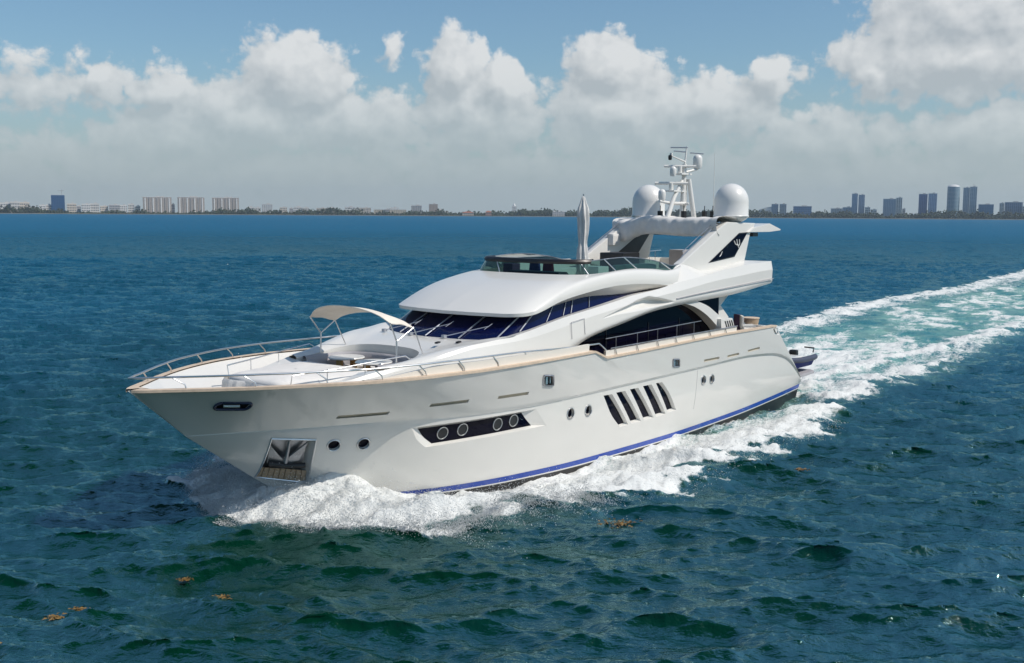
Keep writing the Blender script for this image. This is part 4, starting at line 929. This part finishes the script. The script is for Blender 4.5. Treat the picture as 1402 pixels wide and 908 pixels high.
t = NT(M['spray'].node_tree); t.n.remove(t.n['Principled BSDF'])     # droplets scatter light through themselves
d1 = t.add('ShaderNodeBsdfDiffuse'); d2 = t.add('ShaderNodeBsdfTranslucent'); m3 = t.add('ShaderNodeMixShader')
d1.inputs[0].default_value = d2.inputs[0].default_value = (.80, .82, .83, 1); t.l.new(d1.outputs[0], m3.inputs[1]); t.l.new(d2.outputs[0], m3.inputs[2]); t.l.new(m3.outputs[0], t.n['Material Output'].inputs[0])
def toworld(u, v, z): return np.stack([OX+u*CA-v*SA, OY+u*SA+v*CA, z], -1)
def base_h(u, v): 
    X_, Y_ = OX+u*CA-v*SA, OY+u*SA+v*CA; return wake(u, v)[2]+sample(T1[0], 71., X_, Y_)*.12
PP, SS = [], []
def cluster(n, ufun, side, hmax, smin, smax):
    u = ufun(n); hw = np.interp(u, HWX, HWY); po = np.interp(u, POX, POY) if side > 0 else np.interp(u, SOX, SOY)
    w_ = rng.random(n) if side < 0 else .12+.88*rng.random(n); v = hw+(po-hw)*w_+rng.normal(size=n)*.18
    clump = np.clip(sample(_n, 24., u*2.2, v*2.0)*.6+sample(_n2, 9., u, v)*.5+.6, 0, 2.2)
    z = base_h(u, side*v)+hmax*clump*rng.exponential(.28, n)*np.interp(w_, [0, .3, .8, 1], [.5, 1, .8, .35])
    PP.append(toworld(u, side*v, z)); SS.append(rng.uniform(smin, smax, n)*(.5+rng.random(n)))
cluster(15000, lambda n: np.clip(31.2+rng.normal(size=n)*1.3, 25, 33.4), 1, .6, .006, .017)
cluster(9000, lambda n: rng.uniform(22, 31.5, n), 1, .28, .006, .015)
cluster(6000, lambda n: rng.uniform(6, 21, n), 1, .12, .008, .02)
cluster(26000, lambda n: np.clip(31.3+rng.normal(size=n)*1.0, 27, 33.3), -1, 1.2, .006, .020)
cluster(5000, lambda n: rng.uniform(26, 32, n), -1, .6, .010, .03)
# fine fringe thrown outwards at the port edge near the bow
n = 9000; u = rng.uniform(24.5, 32.3, n); po = np.interp(u, POX, POY); v = po-.4+np.abs(rng.normal(size=n))*.55*(.4+np.clip(sample(_n, 24., u*2, v_ := po), 0, 2)); PP.append(toworld(u, v, .1+base_h(u, v)+rng.exponential(.14, n))); SS.append(rng.uniform(.008, .022, n))
drops('bow_spray', np.concatenate(PP), np.concatenate(SS), 'white water droplets thrown up along the bow wave')

# ---- floating seaweed
wmatl = mat('seaweed', (.19, .11, .028), .7, var=.4, vscale=9)
def weed(u, v, size, label, seed):
    r_ = np.random.default_rng(seed); x, y, _ = toworld(np.array([u]), np.array([v]), np.array([0]))[0]
    z0 = float((sample(T1[0], 71., np.array([x]), np.array([y]))*.12+sample(T2[0], 37., np.array([x*math.cos(.6)+y*math.sin(.6)]), np.array([-x*math.sin(.6)+y*math.cos(.6)]))*.045)[0])
    mb_ = MB()
    for _ in range(int(140*size)+40):
        a = r_.uniform(0, 6.283); rr_ = .8*size*min(1.0, abs(r_.normal())*.5)*.85; px, py = rr_*math.cos(a)*1.35, rr_*math.sin(a); s = r_.uniform(.025, .07); b = r_.uniform(0, 6.283); zz = r_.uniform(.0, .022)
        c_, s_ = math.cos(b)*s, math.sin(b)*s; tl = r_.normal()*.012
        mb_.add([(px-c_, py-s_, zz), (px-s_*.5, py+c_*.5, zz+tl), (px+c_*1.4, py+s_*1.4, zz-tl), (px+s_*.5, py-c_*.5, zz+.02)], [(0, 1, 2, 3)])
    o = mb_.build('seaweed_clump', wmatl); o.location = (x, y, z0-.01); tag(o, label, 'seaweed', 'clumps of floating seaweed'); return o
for q in ((26.11, 9.6, .75, 'largest golden-brown seaweed clump, floating just outside the bow wave foam', 1), (37.1, 5.78, .30, 'small seaweed clump in the dark water ahead of the bow', 2),
          (40.21, 4.09, .34, 'elongated seaweed clump near the lower left, second in from the edge', 3), (41.9, 4.4, .30, 'seaweed clump nearest the bottom left corner', 4),
          (39.3, 3.3, .30, 'seaweed clump left of the bow, between two darker clumps', 5), (36.64, 3.54, .22, 'tiny seaweed clump closest to the stem', 6), (20.55, 7.3, .42, 'brown seaweed tangle caught in the white foam amidships', 7),
          (3.32, 9.6, .40, 'reddish-brown seaweed clump off the stern quarter', 8), (16.35, 10.6, .30, 'seaweed clump just beyond the foam edge amidships', 9)): weed(*q)

# ================================================================== FAR SHORE
D0_ = 4500.0
def hor(px): return 292.6+(px-701)*.0061
def wx(px, D): return (px-701)/1480*D
def wz(px, py, D): return (hor(px)-py)/1480*D*1.0+CAM_H
ld = MB(); aa = np.linspace(R(-42), R(42), 120)
ld.grid([[(r_*math.sin(a), r_*math.cos(a), z) for a in aa] for r_, z in ((D0_, -.5), (D0_+4, 1.6), (D0_+60, 2.4), (D0_+1900, 3.5))]).build('land', mat('shore_ground', (.16, .15, .11), .9, var=.3, vscale=.02), None)
tag(bpy.data.objects['land'], 'low wooded shore across the bay', 'shore', kind='structure')
tl = mat('distant_foliage', (.040, .055, .028), .9, var=.55, vscale=.03)
pts, sz = [], []
for px in np.r_[np.arange(-640, -60, 1.2), np.arange(-60, 1470, .55), np.arange(1470, 2050, 1.2)]:
    hh = 3.6+2.2*math.sin(px*.045)+1.8*math.sin(px*.013+2)+1.6*math.sin(px*.17)
    if px > 640: hh += 3.5
    if 95 < px < 195: hh -= 2
    for _ in range(9):
        D = D0_+rng.uniform(25, 300); p2 = px+rng.uniform(-.6, .6); zt = max(3., (hh+rng.normal()*1.6)*3.0)
        pts.append((wx(p2, D), math.sqrt(max(1, D*D-wx(p2, D)**2)) if False else D, rng.uniform(.15, 1.0)*zt)); sz.append(rng.uniform(2.2, 5.0))
pts = np.array(pts); sz = np.array(sz); pts[:, 1] += 10
# keep the shore an arc: scale so that distance from the viewer stays D
d_ = np.hypot(pts[:, 0], pts[:, 1]); pts[:, :2] *= (pts[:, 1]/d_)[:, None]; pts[:, 2] = pts[:, 2]
ico = [(0,0,1)]+[(.9*math.cos(a), .9*math.sin(a), .35) for a in (0, 1.257, 2.513, 3.77, 5.03)]+[(.85*math.cos(a+.6), .85*math.sin(a+.6), -.4) for a in (0, 1.257, 2.513, 3.77, 5.03)]
icf = [(0,1+k,1+(k+1) % 5) for k in range(5)]+[(1+k,6+k,1+(k+1) % 5) for k in range(5)]+[(1+(k+1) % 5,6+k,6+(k+1) % 5) for k in range(5)]
I = np.array(ico); jit = 1+rng.normal(size=(len(pts), 11, 1))*.22
Vt = pts[:, None]+I[None]*jit*sz[:, None, None]; ff_ = (np.arange(len(pts))*11)[:, None, None]+np.array(icf)[None]
o = link('distant_treeline', np_mesh('distant_treeline', Vt.reshape(-1, 3), ff_.reshape(-1, 3), 3), tl); tag(o, 'dark green belt of trees along the far shore', 'trees', kind='stuff')
def facade(name, wall, win, nx, nz, W_, H_, fx_=.62, fz=.55, metal=0.0, rough=.6):
    """wall with a grid of windows, in the building's own metres"""
    m = bpy.data.materials.new(name); m.use_nodes = True; t = NT(m.node_tree); b = t.n['Principled BSDF']
    sp = t.add('ShaderNodeSeparateXYZ'); t.l.new(t.add('ShaderNodeTexCoord').outputs['Object'], sp.inputs[0])
    hx = t.m('ADD', sp.outputs[0], sp.outputs[1])
    fxn = t.m('FRACT', t.m('MULTIPLY', hx, nx/W_)); fzn = t.m('FRACT', t.m('MULTIPLY', sp.outputs[2], nz/H_))
    w_ = t.m('MULTIPLY', t.m('LESS_THAN', fxn, fx_), t.m('LESS_THAN', fzn, fz))
    t.l.new(t.mix(w_, wall, win), b.inputs['Base Color']); t.l.new(t.m('SUBTRACT', rough, t.m('MULTIPLY', w_, rough-.15)), b.inputs['Roughness']); return m
def place(px, D):
    a = math.atan((px-701)/1480); return D*math.sin(a), D*math.cos(a), -a
def bld(kind, x0, x1, ytop, ybase, wall, win, label, group, nx=8, nz=10, depth=None, D=None, rot=0.0, roof='box', name='apartment_block', parts=True, fxx=.62, fzz=.55):
    D = D or D0_+130+rng.uniform(0, 60); pc = (x0+x1)/2; X, Yy, rz = place(pc, D); k = D/math.cos(math.atan((pc-701)/1480))/1480*math.cos(math.atan((pc-701)/1480))
    Wd = (x1-x0)*D/1480*math.cos(math.atan((pc-701)/1480)); Hh = max(6, (hor(pc)-ytop)/1480*D+CAM_H-2); dp = depth or min(Wd*.6, 30)
    if rot: Wd = Wd/(math.cos(rot)+.6*math.sin(abs(rot))); dp = Wd*.6
    e = empty(name, (X, Yy, 2.0), rz+rot); tag(e, label, kind, group)
    fm_ = facade(name+'_facade', wall, win, nx, nz, Wd, Hh, fxx, fzz)
    if roof == 'round':
        MB().lathe((0, 0, 0), [(Wd*.5, 0), (Wd*.5, Hh*.93)], 28).build('tower_body', fm_, e, smooth=40)
        MB().lathe((0, 0, Hh*.93), [(Wd*.5, 0), (Wd*.42, Hh*.035), (Wd*.22, Hh*.06), (.5, Hh*.07)], 28).build('domed_roof', M['white'], e, smooth=40)
    else:
        MB().box((0, 0, Hh*.5), (Wd, dp, Hh)).build('wall', fm_, e)
        if parts:
            if roof == 'box':
                MB().box((0, 0, Hh+.6), (Wd*1.03, dp*1.03, 1.6)).build('roof_edge', M['far_white'], e)
                MB().box((Wd*.1, 0, Hh+2.6), (Wd*.3, dp*.5, 3.6)).build('roof_plant', M['far_grey'], e)
            if roof == 'hip':
                mb_ = MB().add([(-Wd*.53, -dp*.53, Hh), (Wd*.53, -dp*.53, Hh), (Wd*.53, dp*.53, Hh), (-Wd*.53, dp*.53, Hh), (-Wd*.2, 0, Hh+5), (Wd*.2, 0, Hh+5)], [(0,1,5,4),(1,2,5),(2,3,4,5),(3,0,4),(3,2,1,0)]); mb_.build('roof', M['far_tile'], e)
    return e, Wd, Hh, dp
M['far_white'] = mat('far_white', (.78, .76, .72), .7); M['far_grey'] = mat('far_grey', (.44, .42, .40), .8); M['far_tile'] = mat('far_tile', (.34, .12, .07), .8)
CON = (.40, .38, .35); WH = (.78, .76, .72); BL = (.08, .17, .30); DK = (.10, .12, .15); GB = (.10, .20, .32)
# three identical slab blocks
for x0, x1, yt, lb in ((199, 236, 270.5, 'long concrete apartment slab, leftmost of three alike across the bay'), (246, 281, 270.5, 'long concrete apartment slab, middle one of three alike across the bay'), (293, 328, 271.0, 'long concrete apartment slab, rightmost of three alike across the bay')):
    e, Wd, Hh, dp = bld('building', x0, x1, yt, 290, (.52, .45, .39), (.15, .14, .14), lb, 'three concrete slab blocks', 16, 18, depth=24, rot=.0, name='slab_block')
    for k in range(7): MB().box((-Wd*.42+k*Wd*.14, -dp*.5-.8, Hh*.48), (2.2 if k % 2 else 5.0, 1.5, Hh*.94)).build('balcony_stack', M['far_white'] if k % 2 == 0 else M['far_grey'], e)
e, Wd, Hh, dp = bld('building', 74, 91, 268.5, 288, (.03, .10, .22), (.02, .07, .17), 'dark blue glass block with a crane on top, standing alone at far left', None, 8, 12, name='office_tower', roof='none', fxx=.8, fzz=.8)
MB().tube([(Wd*.3, 0, Hh), (Wd*.3, 0, Hh+22)], 1.0, 5).tube([(Wd*.3-14, 0, Hh+18), (Wd*.3+9, 0, Hh+19)], .8, 5).build('crane', M['far_grey'], e)
small = [(4, 18, 278), (18, 30, 277), (30, 43, 277.5), (44, 52, 283), (57, 65, 281), (66, 73, 280.5), (95, 107, 279), (108, 113, 282), (115, 126, 279.5), (127, 138, 279), (140, 150, 282), (152, 166, 280.5), (167, 176, 281), (178, 186, 279.5), (187, 194, 282),
         (236, 241, 279.5), (340, 348, 283), (349, 358, 284), (384, 394, 283.5), (397, 402, 284.5), (403, 414, 283), (415, 424, 284), (434, 448, 284.5), (449, 459, 284), (473, 486, 283), (487, 491, 284), (492, 508, 284), (527, 533, 286), (534, 546, 284), (600, 606, 286.5), (607, 614, 289)]
lk = ['low white waterfront building', 'pale low apartment house', 'small cream waterfront block', 'low grey shore building']
cols = [WH, (.68, .65, .60), (.70, .62, .52), (.46, .45, .45)]
for k, (x0, x1, yt) in enumerate(small):
    zones = ((74, 'left of the blue block'), (196, 'between blue block and three slabs'), (300, 'among the three slabs'), (400, 'just right of the three slabs'), (500, 'on the low middle shore'), (590, 'left of the beige tower'), (9999, 'right of the beige tower'))
    zi = [i for i, zz in enumerate(zones) if x1 < zz[0]][0]; n_ = sum(1 for a, b_, c in small[:k] if [i for i, zz in enumerate(zones) if b_ < zz[0]][0] == zi)
    ordn = ['first', 'second', 'third', 'fourth', 'fifth', 'sixth', 'seventh', 'eighth', 'ninth', 'tenth'][n_]
    bld('building', x0, x1, yt, 291, cols[k % 4], DK, f'{lk[k % 4]} {zones[zi][1]}, {ordn} from left', 'low buildings along the shore', max(3, (x1-x0)//2), 4, name='shore_building')
bld('building', 360, 374, 279.5, 292, (.62, .62, .6), (.25, .27, .29), 'white mid-rise block on its own right of the three slabs', None, 5, 8, name='apartment_block')
bld('building', 512, 556, 286.5, 293, (.62, .55, .44), (.3, .27, .22), 'long low cream building beside the shore', None, 14, 3, name='long_building')
bld('building', 563, 577, 281, 293, (.50, .49, .47), DK, 'grey mid-rise block left of the beige tower', None, 6, 8, name='apartment_block')
bld('building', 587, 599, 279, 294, (.48, .40, .34), (.2, .17, .15), 'beige tower with flat roof on the middle shore', None, 6, 9, name='apartment_tower')
bld('house', 632, 648, 290.5, 296, (.60, .50, .38), DK, 'wide cream waterfront villa', None, 6, 2, roof='hip', name='waterfront_villa', D=D0_+30)
bld('house', 664, 672, 289.5, 295, (.45, .25, .18), DK, 'small red-roofed house among trees', None, 4, 2, roof='hip', name='waterfront_house', D=D0_+32)
e, Wd, Hh, dp = bld('tower', 700, 706, 281.5, 288, WH, (.4, .4, .4), 'small white tower with pointed top rising above trees', None, 2, 4, roof='none', name='white_tower')
MB().lathe((0, 0, Hh), [(Wd*.3, 0), (Wd*.25, 5), (.3, 13)], 12).build('spire', M['far_white'], e)
e, Wd, Hh, dp = bld('house', 755, 772, 289, 296, (.66, .60, .55), (.3, .28, .27), 'pale pink waterfront mansion left of the parasol', None, 7, 3, roof='none', name='mansion', D=D0_+30)
for k in (-.35, .05, .38): MB().box((k*Wd, 0, Hh+1.5), (Wd*.16, dp*.5, 5)).build('roof_turret', M['far_white'], e)
# right-hand skyline
e, Wd, Hh, dp = bld('building', 1036, 1053, 286.5, 291, (.62, .63, .64), (.5, .52, .54), 'white building with a sloping roof behind trees', None, 6, 2, roof='none', name='hall')
MB().prism([(-Wd*.5, Hh), (Wd*.5, Hh), (Wd*.5, Hh+13), (Wd*.1, Hh+9)], -dp*.4, dp*.4, 'xz').build('roof', M['far_white'], e)
SKY = [(1053, 1062, 279.5, (0.263, 0.344, 0.425), BL, 'left half of the pair of grey slabs behind the white sloping roof', 4, 10), (1064, 1073, 279.5, (0.371, 0.425, 0.466), DK, 'right half of the pair of grey slabs behind the white sloping roof', 4, 10),
       (1083, 1107, 282.5, (0.155, 0.263, 0.425), (0.088, 0.155, 0.290), 'wide blue office block low behind the trees', 10, 6), (1134, 1149, 285.5, (0.560, 0.587, 0.601), DK, 'low grey block at the left foot of the twin tower', 7, 7), (1150, 1163, 284, (0.344, 0.425, 0.506), BL, 'bluish block touching the twin tower', 6, 8),
       (1162, 1169.5, 266.5, (0.317, 0.425, 0.533), BL, 'left shaft of the twin tower', 4, 20), (1171, 1179, 268, (0.371, 0.439, 0.533), (0.088, 0.141, 0.236), 'right shaft of the twin tower', 4, 20), (1180, 1187, 284, WH, DK, 'small white block right of the twin tower', 3, 6),
       (1188, 1196, 287, (0.695, 0.668, 0.628), DK, 'low beige block between twin tower and stepped tower', 4, 4), (1205, 1222, 273.5, (0.371, 0.439, 0.492), BL, 'broad grey-blue stepped tower', 8, 16), (1222, 1230, 272, (0.641, 0.628, 0.587), DK, 'pale flank tower joined to the stepped tower', 3, 16),
       (1231, 1235, 286, (0.628, 0.601, 0.560), DK, 'narrow low block beside the stepped tower', 2, 6), (1253, 1264, 267.5, (0.155, 0.223, 0.398), (0.060, 0.088, 0.209), 'dark navy tower, left part', 5, 20), (1266, 1277, 267, (0.425, 0.506, 0.614), (0.088, 0.128, 0.290), 'lighter right part of the navy tower', 5, 20),
       (1335, 1354, 281, (0.101, 0.236, 0.371), (0.060, 0.141, 0.250), 'low deep-blue glass block right of the two tallest towers', 9, 10), (1363, 1369, 279.5, (0.695, 0.641, 0.587), DK, 'narrow beige tower at the right', 3, 12), (1371, 1393, 278.5, (0.209, 0.290, 0.398), (0.074, 0.115, 0.196), 'wide dark glass block at far right', 9, 12),
       (1394, 1401, 283.5, (0.695, 0.681, 0.641), DK, 'grey block at the right picture edge', 3, 8), (1403, 1418, 281, (0.628, 0.641, 0.641), DK, 'last block beyond the right edge', 5, 8)]
for x0, x1, yt, wl_, wn_, lb, nx, nz in SKY: bld('building', x0, x1, yt, 296, wl_, wn_, lb, 'towers on the right shore', nx, nz, name='tower_block')
e, Wd, Hh, dp = bld('building', 1291.5, 1307.5, 255.5, 296, (.30, .38, .42), (.05, .16, .24), 'round white-capped tower, tallest on the right shore', None, 14, 26, roof='round', name='round_tower', fxx=.7)
MB().box((0, -Wd*.5-3, 8), (Wd*.5, 8, 18)).build('podium', M['far_white'], e)
e, Wd, Hh, dp = bld('building', 1313, 1321, 260, 296, (.42, .47, .50), GB, 'pale blue tower right of the round one, slimmer half', 'towers on the right shore', 4, 24, name='tower_block')
e, Wd, Hh, dp = bld('building', 1322, 1331, 259, 296, (.40, .46, .50), (.08, .2, .28), 'pale blue tower with roof mast, right of its slimmer half', 'towers on the right shore', 4, 24, name='tower_block')
MB().tube([(0, 0, Hh), (0, 0, Hh+12)], .8, 5).build('roof_mast', M['far_grey'], e)

# ---- air between here and the far shore
hm = bpy.data.materials.new('sea_haze'); hm.use_nodes = True; t = NT(hm.node_tree); t.n.clear()
pv = t.add('ShaderNodeVolumePrincipled'); pv.inputs['Color'].default_value = (.72, .86, 1, 1); pv.inputs['Density'].default_value = .00005; pv.inputs['Anisotropy'].default_value = .3
t.l.new(pv.outputs[0], t.add('ShaderNodeOutputMaterial').inputs['Volume'])
if HAZE:
    hb_ = MB().box((0, 0, 85), (14500, 14500, 174)).build('haze', hm); tag(hb_, 'thin sea haze over the bay', 'haze', kind='stuff')
